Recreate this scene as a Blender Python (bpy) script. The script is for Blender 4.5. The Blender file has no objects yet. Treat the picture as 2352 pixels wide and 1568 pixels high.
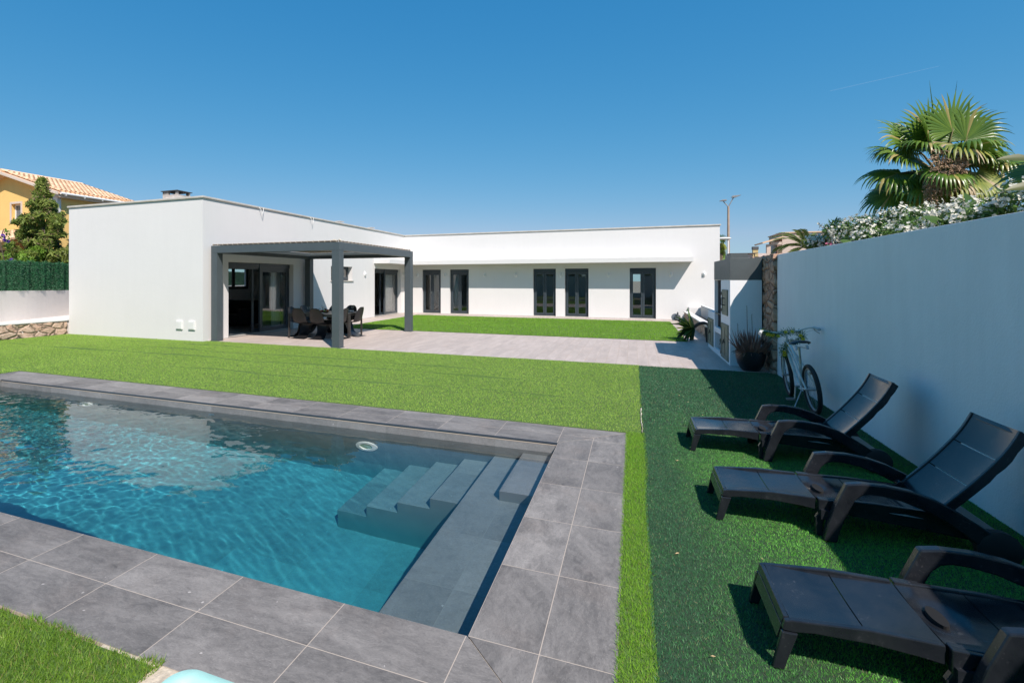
import bpy, bmesh, math, random
import numpy as np
from mathutils import Vector, Matrix, noise
PI = math.pi
R = math.radians
random.seed(7)
rng = np.random.default_rng(7)
S = bpy.context.scene
C = S.collection

# ------------------------------------------------------------ camera, sky, sun
TH = math.atan(468.0 / 1184.0)
cam = bpy.data.cameras.new('camera')
cam.sensor_width = 36.0
cam.lens = 36.0 * 1184.0 / 2352.0
cam.shift_x = 0.08036
cam.shift_y = -0.05995
cam.clip_start = 0.05
cam.clip_end = 12000
camo = bpy.data.objects.new('camera', cam)
C.objects.link(camo)
camo.location = (0, 0, 1.7)
camo.rotation_euler = (R(90), 0, TH)
S.camera = camo
SUN = Vector((0.582, -0.673, 1.0)).normalized()      # towards the sun
w = bpy.data.worlds.new('World')
S.world = w
w.use_nodes = True
nt = w.node_tree
sky = nt.nodes.new('ShaderNodeTexSky')
sky.sky_type = 'NISHITA'
sky.sun_disc = False
sky.sun_elevation = math.asin(SUN.z)
sky.sun_rotation = math.atan2(SUN.x, SUN.y)
sky.altitude = 0
sky.air_density = 1.0
sky.dust_density = 0.05
sky.ozone_density = 3.0
# clear Mediterranean air: deeper, more saturated blue with a flatter gradient than the stock sky
sp_ = nt.nodes.new('ShaderNodeSeparateColor'); cb_ = nt.nodes.new('ShaderNodeCombineColor')
nt.links.new(sky.outputs[0], sp_.inputs[0])
for i_, (a_, g_) in enumerate(((.66, 1.44), (.545, .60), (.69, .37))):
    k_ = .1275
    p_ = nt.nodes.new('ShaderNodeMath'); p_.operation = 'POWER'; q_ = nt.nodes.new('ShaderNodeMath'); q_.operation = 'MULTIPLY'; r_ = nt.nodes.new('ShaderNodeMath'); r_.operation = 'MULTIPLY'
    q_.inputs[1].default_value = k_; nt.links.new(sp_.outputs[i_], q_.inputs[0]); nt.links.new(q_.outputs[0], p_.inputs[0]); p_.inputs[1].default_value = g_
    nt.links.new(p_.outputs[0], r_.inputs[0]); r_.inputs[1].default_value = a_/k_; nt.links.new(r_.outputs[0], cb_.inputs[i_])
mn_ = nt.nodes.new('ShaderNodeMath'); mn_.operation = 'MINIMUM'; gm_ = nt.nodes.new('ShaderNodeMath'); gm_.operation = 'MULTIPLY'; gm_.inputs[1].default_value = .66
nt.links.new(cb_.inputs[1].links[0].from_socket, gm_.inputs[0]); nt.links.new(cb_.inputs[0].links[0].from_socket, mn_.inputs[0]); nt.links.new(gm_.outputs[0], mn_.inputs[1]); nt.links.new(mn_.outputs[0], cb_.inputs[0])
nt.links.new(cb_.outputs[0], nt.nodes['Background'].inputs[0])
nt.nodes['Background'].inputs[1].default_value = 0.10
sl = bpy.data.lights.new('sun', 'SUN')
sl.energy = 4.6
sl.angle = R(0.5)
sl.color = (1.0, 0.905, 0.845)
sl.cycles.is_caustics_light = True
slo = bpy.data.objects.new('sun', sl)
C.objects.link(slo)
slo.rotation_euler = SUN.to_track_quat('Z', 'Y').to_euler()
S.view_settings.view_transform = 'Standard'
S.view_settings.look = 'None'
S.view_settings.exposure = 0.46
S.view_settings.gamma = 1.0
S.cycles.max_bounces = 10
S.cycles.diffuse_bounces = 6
S.cycles.transparent_max_bounces = 24
S.cycles.sample_clamp_indirect = 6.0

# ------------------------------------------------------------ objects
OFF = {}
def off_of(p):
    o = Vector((0, 0, 0))
    while p is not None:
        o += p.location
        p = p.parent
    return o
def tag(o, label=None, cat=None, group=None, kind=None):
    if label: o['label'] = label
    if cat: o['category'] = cat
    if group: o['group'] = group
    if kind: o['kind'] = kind
    return o
def thing(name, label, cat, loc=(0, 0, 0), group=None, rz=0):
    o = bpy.data.objects.new(name, None)
    o.empty_display_size = 0.2
    C.objects.link(o)
    o.location = loc
    o.rotation_euler = (0, 0, rz)
    return tag(o, label, cat, group)
def dup(o, loc=None, rz=None, label=None, parent=None):
    c = o.copy()
    C.objects.link(c)
    c.parent = parent
    if loc is not None: c.location = loc
    if rz is not None: c.rotation_euler = (0, 0, rz)
    if label: c['label'] = label
    for ch in list(o.children):
        dup(ch, parent=c)
    return c

class MB:
    def __init__(s):
        s.v = []; s.f = []
    def add(s, vs, fs):
        b = len(s.v)
        s.v += [tuple(p) for p in vs]
        s.f += [tuple(i + b for i in f) for f in fs]
        return s
    def box(s, a, b):
        x0, y0, z0 = [min(a[i], b[i]) for i in range(3)]
        x1, y1, z1 = [max(a[i], b[i]) for i in range(3)]
        return s.add([(x0,y0,z0),(x1,y0,z0),(x1,y1,z0),(x0,y1,z0),(x0,y0,z1),(x1,y0,z1),(x1,y1,z1),(x0,y1,z1)],
                     [(0,3,2,1),(4,5,6,7),(0,1,5,4),(1,2,6,5),(2,3,7,6),(3,0,4,7)])
    def prism(s, poly, d, m=None):
        """poly: 2D points; extruded 0..d along the third axis of the frame m (4x4)"""
        n = len(poly)
        area = sum(poly[i][0]*poly[(i+1)%n][1]-poly[(i+1)%n][0]*poly[i][1] for i in range(n))
        if area < 0: poly = poly[::-1]
        vs = [Vector((p[0], p[1], 0)) for p in poly] + [Vector((p[0], p[1], d)) for p in poly]
        if m is not None: vs = [m @ v for v in vs]
        fs = [tuple(range(n-1, -1, -1)), tuple(range(n, 2*n))] + [(i, (i+1)%n, n+(i+1)%n, n+i) for i in range(n)]
        return s.add(vs, fs)
    def xz(s, poly, y0, y1):
        """profile in x,z extruded along y"""
        m = Matrix(((1,0,0,0),(0,0,-1,y1),(0,1,0,0),(0,0,0,1)))
        return s.prism(poly, y1-y0, m)
    def yz(s, poly, x0, x1):
        m = Matrix(((0,0,1,x0),(1,0,0,0),(0,1,0,0),(0,0,0,1)))
        return s.prism(poly, x1-x0, m)
    def xy(s, poly, z0, z1):
        m = Matrix.Translation((0,0,z0))
        return s.prism(poly, z1-z0, m)
    def tube(s, pts, r, n=8, cap=True):
        pts = [Vector(p) for p in pts]
        k = len(pts)
        rs = r if isinstance(r, (list, tuple)) else [r]*k
        vs = []; prev = None
        for i, p in enumerate(pts):
            t = (pts[min(i+1,k-1)] - pts[max(i-1,0)])
            if t.length < 1e-9: t = Vector((0,0,1))
            t.normalize()
            if prev is None:
                a = t.orthogonal().normalized()
            else:
                a = (prev - t*prev.dot(t))
                a = a.normalized() if a.length > 1e-6 else t.orthogonal().normalized()
            prev = a
            b = t.cross(a)
            for j in range(n):
                q = 2*PI*j/n
                vs.append(p + (a*math.cos(q)+b*math.sin(q))*rs[i])
        fs = []
        for i in range(k-1):
            for j in range(n):
                fs.append((i*n+j, i*n+(j+1)%n, (i+1)*n+(j+1)%n, (i+1)*n+j))
        if cap:
            fs.append(tuple(range(n-1,-1,-1))); fs.append(tuple((k-1)*n+j for j in range(n)))
        return s.add(vs, fs)
    def lathe(s, prof, c=(0,0,0), n=24, m=None):
        """prof: (r,z) list"""
        vs = []
        for r, z in prof:
            for j in range(n):
                q = 2*PI*j/n
                v = Vector((r*math.cos(q), r*math.sin(q), z))
                if m is not None: v = m @ v
                vs.append(v + Vector(c))
        fs = []
        for i in range(len(prof)-1):
            for j in range(n):
                fs.append((i*n+j, i*n+(j+1)%n, (i+1)*n+(j+1)%n, (i+1)*n+j))
        if prof[0][0] > 1e-4: fs.append(tuple(range(n-1,-1,-1)))
        if prof[-1][0] > 1e-4: fs.append(tuple((len(prof)-1)*n+j for j in range(n)))
        return s.add(vs, fs)
    def ball(s, c, r, n=12, m=None):
        prof = [(math.sin(PI*i/n)*1.0, -math.cos(PI*i/n)) for i in range(n+1)]
        prof[0] = (1e-5,-1); prof[-1] = (1e-5,1)
        if not isinstance(r, (tuple, list)): r = (r,r,r)
        mm = Matrix.Diagonal((r[0], r[1], r[2], 1))
        if m is not None: mm = m @ mm
        return s.lathe(prof, c, max(8,n), mm)
    def build(s, name, mat, parent=None, smooth=None, bevel=0, world=True, rep=True):
        o0 = off_of(parent) if (parent is not None and world) else Vector((0,0,0))
        me = bpy.data.meshes.new(name)
        me.from_pydata([(v[0]-o0.x, v[1]-o0.y, v[2]-o0.z) for v in s.v], [], s.f)
        me.update()
        o = bpy.data.objects.new(name, me)
        C.objects.link(o)
        if parent is not None: o.parent = parent
        if mat is not None:
            for mm in (mat if isinstance(mat, (list,tuple)) else [mat]): me.materials.append(mm)
        if smooth is not None:
            me.polygons.foreach_set('use_smooth', [True]*len(me.polygons))
            me.set_sharp_from_angle(angle=R(smooth))
        if bevel:
            b = o.modifiers.new('bevel', 'BEVEL'); b.width = bevel; b.segments = 2; b.limit_method = 'ANGLE'; b.angle_limit = R(40)
            b.harden_normals = False
        return o

def tri_mesh(name, V, F, mat, parent=None, world=True):
    """numpy verts (n,3) and faces (m,k)"""
    o0 = off_of(parent) if (parent is not None and world) else Vector((0,0,0))
    V = np.asarray(V, dtype=np.float32) - np.array(o0[:], dtype=np.float32)
    F = np.asarray(F, dtype=np.int32)
    me = bpy.data.meshes.new(name)
    me.vertices.add(len(V)); me.vertices.foreach_set('co', V.ravel())
    k = F.shape[1]
    me.loops.add(F.size); me.loops.foreach_set('vertex_index', F.ravel())
    me.polygons.add(len(F)); me.polygons.foreach_set('loop_start', np.arange(0, F.size, k, dtype=np.int32))
    me.update(calc_edges=True); me.validate()
    me.materials.append(mat)
    o = bpy.data.objects.new(name, me); C.objects.link(o)
    if parent is not None: o.parent = parent
    return o

# ------------------------------------------------------------ materials
class NT:
    def __init__(s, name):
        s.m = bpy.data.materials.new(name); s.m.use_nodes = True
        s.t = s.m.node_tree; s.p = s.t.nodes['Principled BSDF']; s.out = s.t.nodes['Material Output']
    def n(s, typ, **kw):
        nd = s.t.nodes.new(typ)
        for k, v in kw.items(): setattr(nd, k, v)
        return nd
    def l(s, a, b): s.t.links.new(a, b)
    def val(s, nd, **kw):
        for k, v in kw.items(): nd.inputs[k.replace('_',' ')].default_value = v
    def math(s, op, a, b=None, c=None, clamp=False):
        nd = s.n('ShaderNodeMath', operation=op); nd.use_clamp = clamp
        for i, x in enumerate((a, b, c)):
            if x is None: continue
            if isinstance(x, (int, float)): nd.inputs[i].default_value = x
            else: s.l(x, nd.inputs[i])
        return nd.outputs[0]
    def mix(s, f, a, b, blend='MIX'):
        nd = s.n('ShaderNodeMix', data_type='RGBA', blend_type=blend)
        for i, x in ((0, f), (6, a), (7, b)):
            if isinstance(x, (int, float)): nd.inputs[i].default_value = x
            elif isinstance(x, tuple): nd.inputs[i].default_value = (*x[:3], 1)
            else: s.l(x, nd.inputs[i])
        return nd.outputs[2]
    def noise(s, scale, detail=4, rough=0.55, vec=None, dist=0):
        nd = s.n('ShaderNodeTexNoise'); s.val(nd, Scale=scale, Detail=detail, Roughness=rough, Distortion=dist)
        if vec is not None: s.l(vec, nd.inputs['Vector'])
        return nd.outputs['Fac']
    def pos(s, kind='pos'):
        if kind == 'pos': return s.n('ShaderNodeNewGeometry').outputs['Position']
        return s.n('ShaderNodeTexCoord').outputs['Object']
    def scale(s, vec, sc):
        nd = s.n('ShaderNodeMapping'); nd.inputs['Scale'].default_value = sc; s.l(vec, nd.inputs['Vector']); return nd.outputs[0]
    def ramp(s, f, a, b, interp=None):
        nd = s.n('ShaderNodeMapRange'); s.l(f, nd.inputs[0]); nd.inputs[1].default_value = a; nd.inputs[2].default_value = b
        if interp: nd.interpolation_type = interp
        return nd.outputs[0]
    def bump(s, h, strength=0.3, dist=0.01, normal=None):
        nd = s.n('ShaderNodeBump'); nd.inputs['Strength'].default_value = strength; nd.inputs['Distance'].default_value = dist
        s.l(h, nd.inputs['Height'])
        if normal is not None: s.l(normal, nd.inputs['Normal'])
        s.l(nd.outputs[0], s.p.inputs['Normal']); return nd.outputs[0]
    def col(s, c):
        if isinstance(c, tuple): s.p.inputs['Base Color'].default_value = (*c[:3], 1)
        else: s.l(c, s.p.inputs['Base Color'])
    def rough(s, r):
        if isinstance(r, (int, float)): s.p.inputs['Roughness'].default_value = r
        else: s.l(r, s.p.inputs['Roughness'])

def simple(name, c, rough=0.5, var=0.12, scale=6, bump=0, bscale=60, metal=0, spec=None, coat=0, kind='obj'):
    M = NT(name); v = M.pos(kind)
    f = M.noise(scale, 5, 0.6, v)
    a = tuple(x*(1-var) for x in c); b = tuple(min(1, x*(1+var)) for x in c)
    M.col(M.mix(M.ramp(f, 0.3, 0.7), a, b))
    M.rough(rough); M.p.inputs['Metallic'].default_value = metal
    if spec is not None: M.p.inputs['Specular IOR Level'].default_value = spec
    if coat: M.p.inputs['Coat Weight'].default_value = coat
    if bump: M.bump(M.noise(bscale, 4, 0.6, v), bump, 0.01)
    return M.m

def plaster(name, c, stain=0.06, bump=0.25):
    M = NT(name); v = M.pos()
    f1 = M.noise(0.8, 5, 0.6, v); f2 = M.noise(7, 4, 0.6, M.scale(v, (1,1,0.12)))
    f3 = M.noise(55, 3, 0.6, v); f4 = M.noise(14, 3, 0.5, v)
    k = M.math('ADD', M.math('MULTIPLY', M.ramp(f1, .3, .7), 0.6), M.math('MULTIPLY', M.ramp(f2, .3, .75), 0.4))
    a = tuple(x*(1-stain*1.6) for x in c)
    M.col(M.mix(k, a, c)); M.rough(0.85)
    M.p.inputs['Specular IOR Level'].default_value = 0.2
    M.bump(M.math('ADD', f3, M.math('MULTIPLY', f4, 0.8)), bump, 0.006)
    return M.m

def tiles(name, base, light, grout, sx, sy, ox, oy, gw=0.005, stagger=0.0, axis='xy', var=0.1, streak=(1,1,1), rough=0.6, bump=0.3, tint=None, fine=9.0):
    """rectangular tiles laid in world coordinates; axis picks the two running directions"""
    M = NT(name); v = M.pos()
    sep = M.n('ShaderNodeSeparateXYZ'); M.l(v, sep.inputs[0])
    A = sep.outputs['XYZ'.index(axis[0].upper())]; B = sep.outputs['XYZ'.index(axis[1].upper())]
    u = M.math('DIVIDE', M.math('SUBTRACT', A, ox), sx)
    cu = M.math('FLOOR', u)
    wv = M.math('DIVIDE', M.math('SUBTRACT', B, oy), sy)
    if stagger:
        wn0 = M.n('ShaderNodeTexWhiteNoise', noise_dimensions='1D'); M.l(cu, wn0.inputs['W'])
        wv = M.math('ADD', wv, M.math('MULTIPLY', wn0.outputs['Value'], stagger))
    cw = M.math('FLOOR', wv)
    fu = M.math('SUBTRACT', u, cu); fw = M.math('SUBTRACT', wv, cw)
    du = M.math('MULTIPLY', M.math('MINIMUM', fu, M.math('SUBTRACT', 1.0, fu)), sx)
    dw = M.math('MULTIPLY', M.math('MINIMUM', fw, M.math('SUBTRACT', 1.0, fw)), sy)
    d = M.math('MINIMUM', du, dw)
    g = M.math('LESS_THAN', d, gw/2)
    comb = M.n('ShaderNodeCombineXYZ'); M.l(cu, comb.inputs[0]); M.l(cw, comb.inputs[1])
    wn = M.n('ShaderNodeTexWhiteNoise', noise_dimensions='3D'); M.l(comb.outputs[0], wn.inputs['Vector'])
    add = M.n('ShaderNodeVectorMath', operation='MULTIPLY_ADD'); M.l(wn.outputs['Color'], add.inputs[0]); add.inputs[1].default_value = (40,40,40); M.l(M.scale(v, streak), add.inputs[2])
    f = M.noise(1.6, 8, 0.68, add.outputs[0], 0.6)
    f2 = M.noise(fine, 7, 0.72, add.outputs[0], 1.5)
    k = M.math('ADD', M.math('MULTIPLY', M.ramp(f, .34, .66), 0.55), M.math('MULTIPLY', M.ramp(f2, .35, .72), 0.45))
    c = M.mix(k, base, light)
    sp = M.noise(fine*9, 3, 0.6, add.outputs[0], 0.4)
    c = M.mix(M.math('MULTIPLY', M.ramp(sp, .58, .76), 0.40), c, tuple(min(1, x*1.35) for x in light))
    c = M.mix(M.math('MULTIPLY', M.ramp(sp, .44, .28), 0.45), c, tuple(x*.75 for x in base))
    rust = M.noise(2.3, 5, .6, v); c = M.mix(M.math('MULTIPLY', M.ramp(rust, .52, .72), .35), c, (1.0,.88,.80), 'MULTIPLY')
    spot = M.n('ShaderNodeTexVoronoi'); spot.inputs['Scale'].default_value = 7.0; M.l(v, spot.inputs['Vector']); sn = M.noise(45, 3, .6, v)
    c = M.mix(M.math('MULTIPLY', M.math('LESS_THAN', M.math('ADD', spot.outputs['Distance'], M.math('MULTIPLY', M.math('SUBTRACT', sn, .5), .25)), .045), .5), c, tuple(min(1, x*2.0) for x in light))
    tv = M.math('ADD', 1-var, M.math('MULTIPLY', wn.outputs['Value'], 2*var))
    hs = M.n('ShaderNodeHueSaturation'); M.l(tv, hs.inputs['Value']); M.l(c, hs.inputs['Color'])
    c = M.mix(g, hs.outputs[0], grout)
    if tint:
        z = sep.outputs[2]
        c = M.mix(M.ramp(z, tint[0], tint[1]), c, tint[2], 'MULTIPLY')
    M.col(c); M.rough(rough)
    h = M.math('SUBTRACT', M.math('ADD', f2, M.math('MULTIPLY', sp, .4)), M.math('MULTIPLY', g, 1.5))
    M.bump(h, bump, 0.004)
    return M.m

def leafmat(name, c1, c2, rough=0.45, trans=0.25, kind='pos', spec=0.4, dead=None, deadf=0.0, nscale=1.2):
    M = NT(name)
    g = M.n('ShaderNodeNewGeometry'); r = g.outputs['Random Per Island']
    f = M.noise(nscale, 3, 0.6, g.outputs['Position'])
    k = M.math('ADD', M.math('MULTIPLY', r, 0.6), M.math('MULTIPLY', M.ramp(f, .3, .7), 0.4))
    c = M.mix(k, c1, c2)
    if dead:
        r2 = M.math('FRACT', M.math('MULTIPLY', r, 37.7))
        c = M.mix(M.math('LESS_THAN', r2, deadf), c, dead)
    M.col(c); M.rough(rough); M.p.inputs['Specular IOR Level'].default_value = spec
    if trans:
        tr = M.n('ShaderNodeBsdfTranslucent'); M.l(c, tr.inputs[0])
        ms = M.n('ShaderNodeMixShader'); ms.inputs[0].default_value = trans
        M.l(M.p.outputs[0], ms.inputs[1]); M.l(tr.outputs[0], ms.inputs[2]); M.l(ms.outputs[0], M.out.inputs['Surface'])
    return M.m

def stone(name, cols, mortar, scale=3.2, bump=0.8, squash=(1,1,1.5)):
    M = NT(name); v = M.scale(M.pos(), squash)
    wob = M.n('ShaderNodeTexNoise'); M.val(wob, Scale=2.5, Detail=3.0); M.l(v, wob.inputs['Vector'])
    va = M.n('ShaderNodeVectorMath', operation='MULTIPLY_ADD'); M.l(wob.outputs['Color'], va.inputs[0]); va.inputs[1].default_value = (.25,.25,.25); M.l(v, va.inputs[2])
    vo = M.n('ShaderNodeTexVoronoi', feature='F1'); vo.inputs['Scale'].default_value = scale; M.l(va.outputs[0], vo.inputs['Vector'])
    ve = M.n('ShaderNodeTexVoronoi', feature='DISTANCE_TO_EDGE'); ve.inputs['Scale'].default_value = scale; M.l(va.outputs[0], ve.inputs['Vector'])
    sp = M.n('ShaderNodeSeparateColor'); M.l(vo.outputs['Color'], sp.inputs[0])
    c = M.mix(sp.outputs[0], cols[0], cols[1]); c = M.mix(M.math('MULTIPLY', sp.outputs[1], 0.7), c, cols[2])
    n1 = M.noise(14, 6, .7, M.pos())
    c = M.mix(M.ramp(n1, .3, .7), M.mix(0.35, c, (0,0,0)), M.mix(0.15, c, (1,1,1)))
    e = M.ramp(ve.outputs['Distance'], 0.015, 0.07)
    M.col(M.mix(e, mortar, c)); M.rough(0.9)
    h = M.math('ADD', M.math('MULTIPLY', M.ramp(ve.outputs['Distance'], 0.0, 0.16), 1.0), M.math('MULTIPLY', n1, 0.35))
    M.bump(h, bump, 0.05)
    return M.m

def glassmat(name, tint=(.82,.88,.88), ior=1.52, boost=1.0):
    M = NT(name); M.t.nodes.remove(M.p)
    tr = M.n('ShaderNodeBsdfTransparent'); tr.inputs[0].default_value = (*tint, 1)
    gl = M.n('ShaderNodeBsdfGlossy'); gl.inputs['Roughness'].default_value = 0.0
    nb = M.n('ShaderNodeBump'); nb.inputs['Strength'].default_value = 0.05; nb.inputs['Distance'].default_value = 0.02
    nd = M.n('ShaderNodeTexNoise'); M.val(nd, Scale=1.3, Detail=1.0); M.l(M.pos(), nd.inputs['Vector']); M.l(nd.outputs['Fac'], nb.inputs['Height'])
    M.l(nb.outputs[0], gl.inputs['Normal'])
    fr = M.n('ShaderNodeFresnel'); gg = M.n('ShaderNodeNewGeometry')      # same reflectance on both faces of the thin pane
    M.l(M.math('ADD', ior, M.math('MULTIPLY', gg.outputs['Backfacing'], 1/ior-ior)), fr.inputs['IOR'])
    ms = M.n('ShaderNodeMixShader'); M.l(M.math('MULTIPLY', fr.outputs[0], boost, clamp=True), ms.inputs[0])
    M.l(tr.outputs[0], ms.inputs[1]); M.l(gl.outputs[0], ms.inputs[2]); M.l(ms.outputs[0], M.out.inputs['Surface'])
    return M.m

WHITE = plaster('white_render', (.70,.69,.67), 0.03, 0.35)
WALLW = plaster('wall_render', (.89,.89,.88), 0.08, 0.4)
INNER = plaster('inner_render', (.85,.83,.80), 0.03, 0.1)
PINKW = plaster('pinkish_render', (.82,.75,.70), 0.08, 0.4)
YELLOW = plaster('yellow_render', (.84,.56,.20), 0.07, 0.3)
BEIGEW = plaster('beige_render', (.60,.48,.40), 0.05, 0.2)
CAP = simple('parapet_stone', (.50,.47,.42), .7, .15, 3, .2, 40, kind='pos')
GREYM = simple('grey_powder_coat', (.070,.088,.096), .42, .06, 4, .08, 90, kind='pos')
DGREY = simple('window_grey_metal', (.040,.053,.064), .35, .06, 5, 0, kind='pos')
BLACKP = simple('black_plastic', (.016,.016,.017), .42, .15, 5, .06, 140)
HOOD = simple('hood_grey_metal', (.085,.098,.098), .48, .12, 4, .1, 60, kind='pos')
LAMPW = simple('lamp_white_plastic', (.72,.72,.70), .35, .05)
GREEND = None
GLASS = glassmat('window_glass', (.86,.89,.89), 1.52, 1.9)
CLEAR = glassmat('drinking_glass', (.93,.95,.95), 1.45, 1.2)

# ------------------------------------------------------------ ground sheets
def sheet(name, poly, z, mat, th=0.02):
    m = MB(); m.xy(poly, z-th, z); o = m.build(name, mat); o['kind'] = 'structure'; return o
def rect(x0, y0, x1, y1): return [(x0,y0),(x1,y0),(x1,y1),(x0,y1)]
SOIL = simple('dry_soil', (.20,.17,.12), .95, .25, 2, .3, 20, kind='pos')
PXL, PXR, PYN, PYF = -10.02, -.735, 2.355, 5.49           # pool inner edges
# ground with a hole for the pool
m = MB()
for a, b in (((-400,-400),(400,1.9)), ((-400,5.9),(400,700)), ((-400,1.9),(-10.4,5.9)), ((-.4,1.9),(400,5.9))):
    m.xy(rect(*a, *b), -0.9, -0.05)
g = m.build('ground', SOIL); g['kind'] = 'structure'

TILE_B, TILE_L, GROUT = (.100,.091,.082), (.315,.290,.262), (.48,.40,.32)
CX = tiles('coping_tiles_along', TILE_B, TILE_L, GROUT, .6675, .338, -.7425, 2.0165, .0040, streak=(1,2.2,1), rough=.55, var=.16)
CXF = tiles('coping_tiles_far', TILE_B, TILE_L, GROUT, .6675, .3125, -.7425, 5.803, .0040, streak=(1,2.2,1), rough=.55, var=.16)
CY = tiles('coping_tiles_side', TILE_B, TILE_L, GROUT, .336, .67, -.397, 2.355, .0040, streak=(2.2,1,1), rough=.55, var=.16)
EDGEG = simple('pale_grout', (.45,.40,.34), .9, .1, kind='pos')
OX0, OX1, OY0, OY1 = -10.66, -.063, 1.68, 6.125
gp = .003
m = MB()
for a in (rect(OX0+.01, OY0+.01, OX1-.01, PYN-.01), rect(OX0+.01, PYF+.01, OX1-.01, OY1-.01), rect(OX0+.01, PYN-.01, PXL-.01, PYF+.01), rect(PXR+.01, PYN-.01, OX1-.01, PYF+.01)):
    m.xy(a, -.05, -.003)
o = m.build('coping_bed', EDGEG); o['kind'] = 'structure'
def cop(name, poly, mat):
    m = MB(); m.xy(poly, -.032, .004); o = m.build(name, mat, bevel=.003); o['kind'] = 'structure'
cop('pool_coping_near', [(OX0,OY0),(OX1-gp,OY0),(PXR-gp,PYN),(PXL,PYN)], CX)
cop('pool_coping_far', [(PXL,PYF),(PXR-gp,PYF),(OX1-gp,OY1),(OX0,OY1)], CXF)
cop('pool_coping_side', [(OX1,OY0+gp),(OX1,OY1-gp),(PXR,PYF-gp),(PXR,PYN+gp)], CY)
cop('pool_coping_end', [(OX0,OY0+gp),(PXL,PYN+gp),(PXL,PYF-gp),(OX0,OY1-gp)], CY)
# small corner cut in the tiles is left to the joints

# ------------------------------------------------------------ pool shell, steps, water
WATER_TEAL = (.10,.84,.98)  # light absorbed by deep water, painted into the tile colour by depth
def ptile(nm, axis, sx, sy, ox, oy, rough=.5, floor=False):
    return tiles(nm, (.155,.158,.158) if not floor else (.20,.205,.21), (.285,.285,.28) if not floor else (.35,.36,.36), (.24,.24,.23), sx, sy, ox, oy, .004, axis=axis, tint=(-.15,-1.45,WATER_TEAL), rough=rough, bump=.15, var=.12)
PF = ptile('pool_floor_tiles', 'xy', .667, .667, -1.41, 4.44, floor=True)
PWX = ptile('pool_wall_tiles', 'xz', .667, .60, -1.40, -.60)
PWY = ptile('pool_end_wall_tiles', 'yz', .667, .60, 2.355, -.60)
ZF = -1.59
m = MB(); m.box((PXL-.3, PYF, ZF-.2), (PXR+.3, PYF+.28, -.033)); m.box((PXL-.3, PYN-.28, ZF-.2), (PXR+.3, PYN, -.033))
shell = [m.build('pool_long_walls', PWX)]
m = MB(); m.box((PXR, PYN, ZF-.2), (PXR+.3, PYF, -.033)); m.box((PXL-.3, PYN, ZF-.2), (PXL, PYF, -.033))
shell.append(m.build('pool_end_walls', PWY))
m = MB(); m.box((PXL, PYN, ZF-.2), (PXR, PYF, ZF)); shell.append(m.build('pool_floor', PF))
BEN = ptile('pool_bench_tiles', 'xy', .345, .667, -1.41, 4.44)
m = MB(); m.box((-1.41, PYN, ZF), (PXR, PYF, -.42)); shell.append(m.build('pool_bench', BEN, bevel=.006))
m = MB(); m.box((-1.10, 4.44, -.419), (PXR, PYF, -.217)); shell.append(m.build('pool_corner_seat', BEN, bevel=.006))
xs = [-1.41, -1.755, -2.09, -2.42, -2.745]; zs = [-.63, -.84, -1.05, -1.26]
m = MB()
prof = [(-1.41, ZF)]
poly = [(xs[4], ZF), (xs[4], zs[3]), (xs[3], zs[3]), (xs[3], zs[2]), (xs[2], zs[2]), (xs[2], zs[1]), (xs[1], zs[1]), (xs[1], zs[0]), (xs[0], zs[0]), (xs[0], ZF)]
m.xz(poly, 4.44, PYF)
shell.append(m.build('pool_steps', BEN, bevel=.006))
for o in shell:
    o['kind'] = 'structure'; o.cycles.is_caustics_receiver = True
# dark trim along the far lip
m = MB(); m.box((PXL, PYF-.006, -.012), (PXR, PYF-.0005, .0055)); o = m.build('pool_edge_trim', simple('trim_steel', (.10,.12,.15), .35, .05, metal=.6)); o['kind'] = 'structure'
# water: real waves, calmer towards the steps
def wave(x, y):
    k = min(1.0, max(0.0, (-x-1.6)/5.5))
    k2 = k*k*(3-2*k)
    amp = .13 + .87*k2
    a = noise.noise(Vector((x*1.7+y*.5, y*2.4-x*.2, 3.1)))*.0055
    b = noise.noise(Vector((x*5.5+y*1.2, y*7.5-x*.9, 7.7)))*.0026
    c = noise.noise(Vector((x*13.0+y*2, y*16.0, 1.7)))*.0016*(.20+.80*k2)
    ang = (math.sin((x*.62+y)*10.0 + 4.5*noise.noise(Vector((x*.9,y*.9,9))))*.00018 + noise.noise(Vector(((x*.62+y)*9, (x-y*.62)*2.2, 4)))*.00075 + noise.noise(Vector(((x*.5+y)*19, (x-y*.5)*6, 4)))*.0003)*(1-k2)*min(1,max(0,(-x-1.3)/1.5))
    return -.11 + amp*(a+b+c) + ang
NX, NY = 700, 250
X = np.linspace(PXL+.0005, PXR-.0005, NX); Y = np.linspace(PYN+.0005, PYF-.0005, NY)
V = np.zeros((NX*NY, 3), dtype=np.float32); i = 0
for iy in range(NY):
    for ix in range(NX):
        V[i] = (X[ix], Y[iy], wave(X[ix], Y[iy])); i += 1
idx = np.arange(NX*NY).reshape(NY, NX)
F = np.stack([idx[:-1,:-1], idx[:-1,1:], idx[1:,1:], idx[1:,:-1]], -1).reshape(-1, 4)
M = NT('pool_water_surface')
M.p.inputs['Base Color'].default_value = (.93,.995,1,1); M.p.inputs['Transmission Weight'].default_value = 1; M.p.inputs['Roughness'].default_value = 0; M.p.inputs['IOR'].default_value = 1.333; M.p.inputs['Specular IOR Level'].default_value = .85
wo = tri_mesh('water', V, F, M.m)
wo.data.polygons.foreach_set('use_smooth', [True]*len(wo.data.polygons))
wo['kind'] = 'structure'; wo.cycles.is_caustics_caster = True
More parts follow.
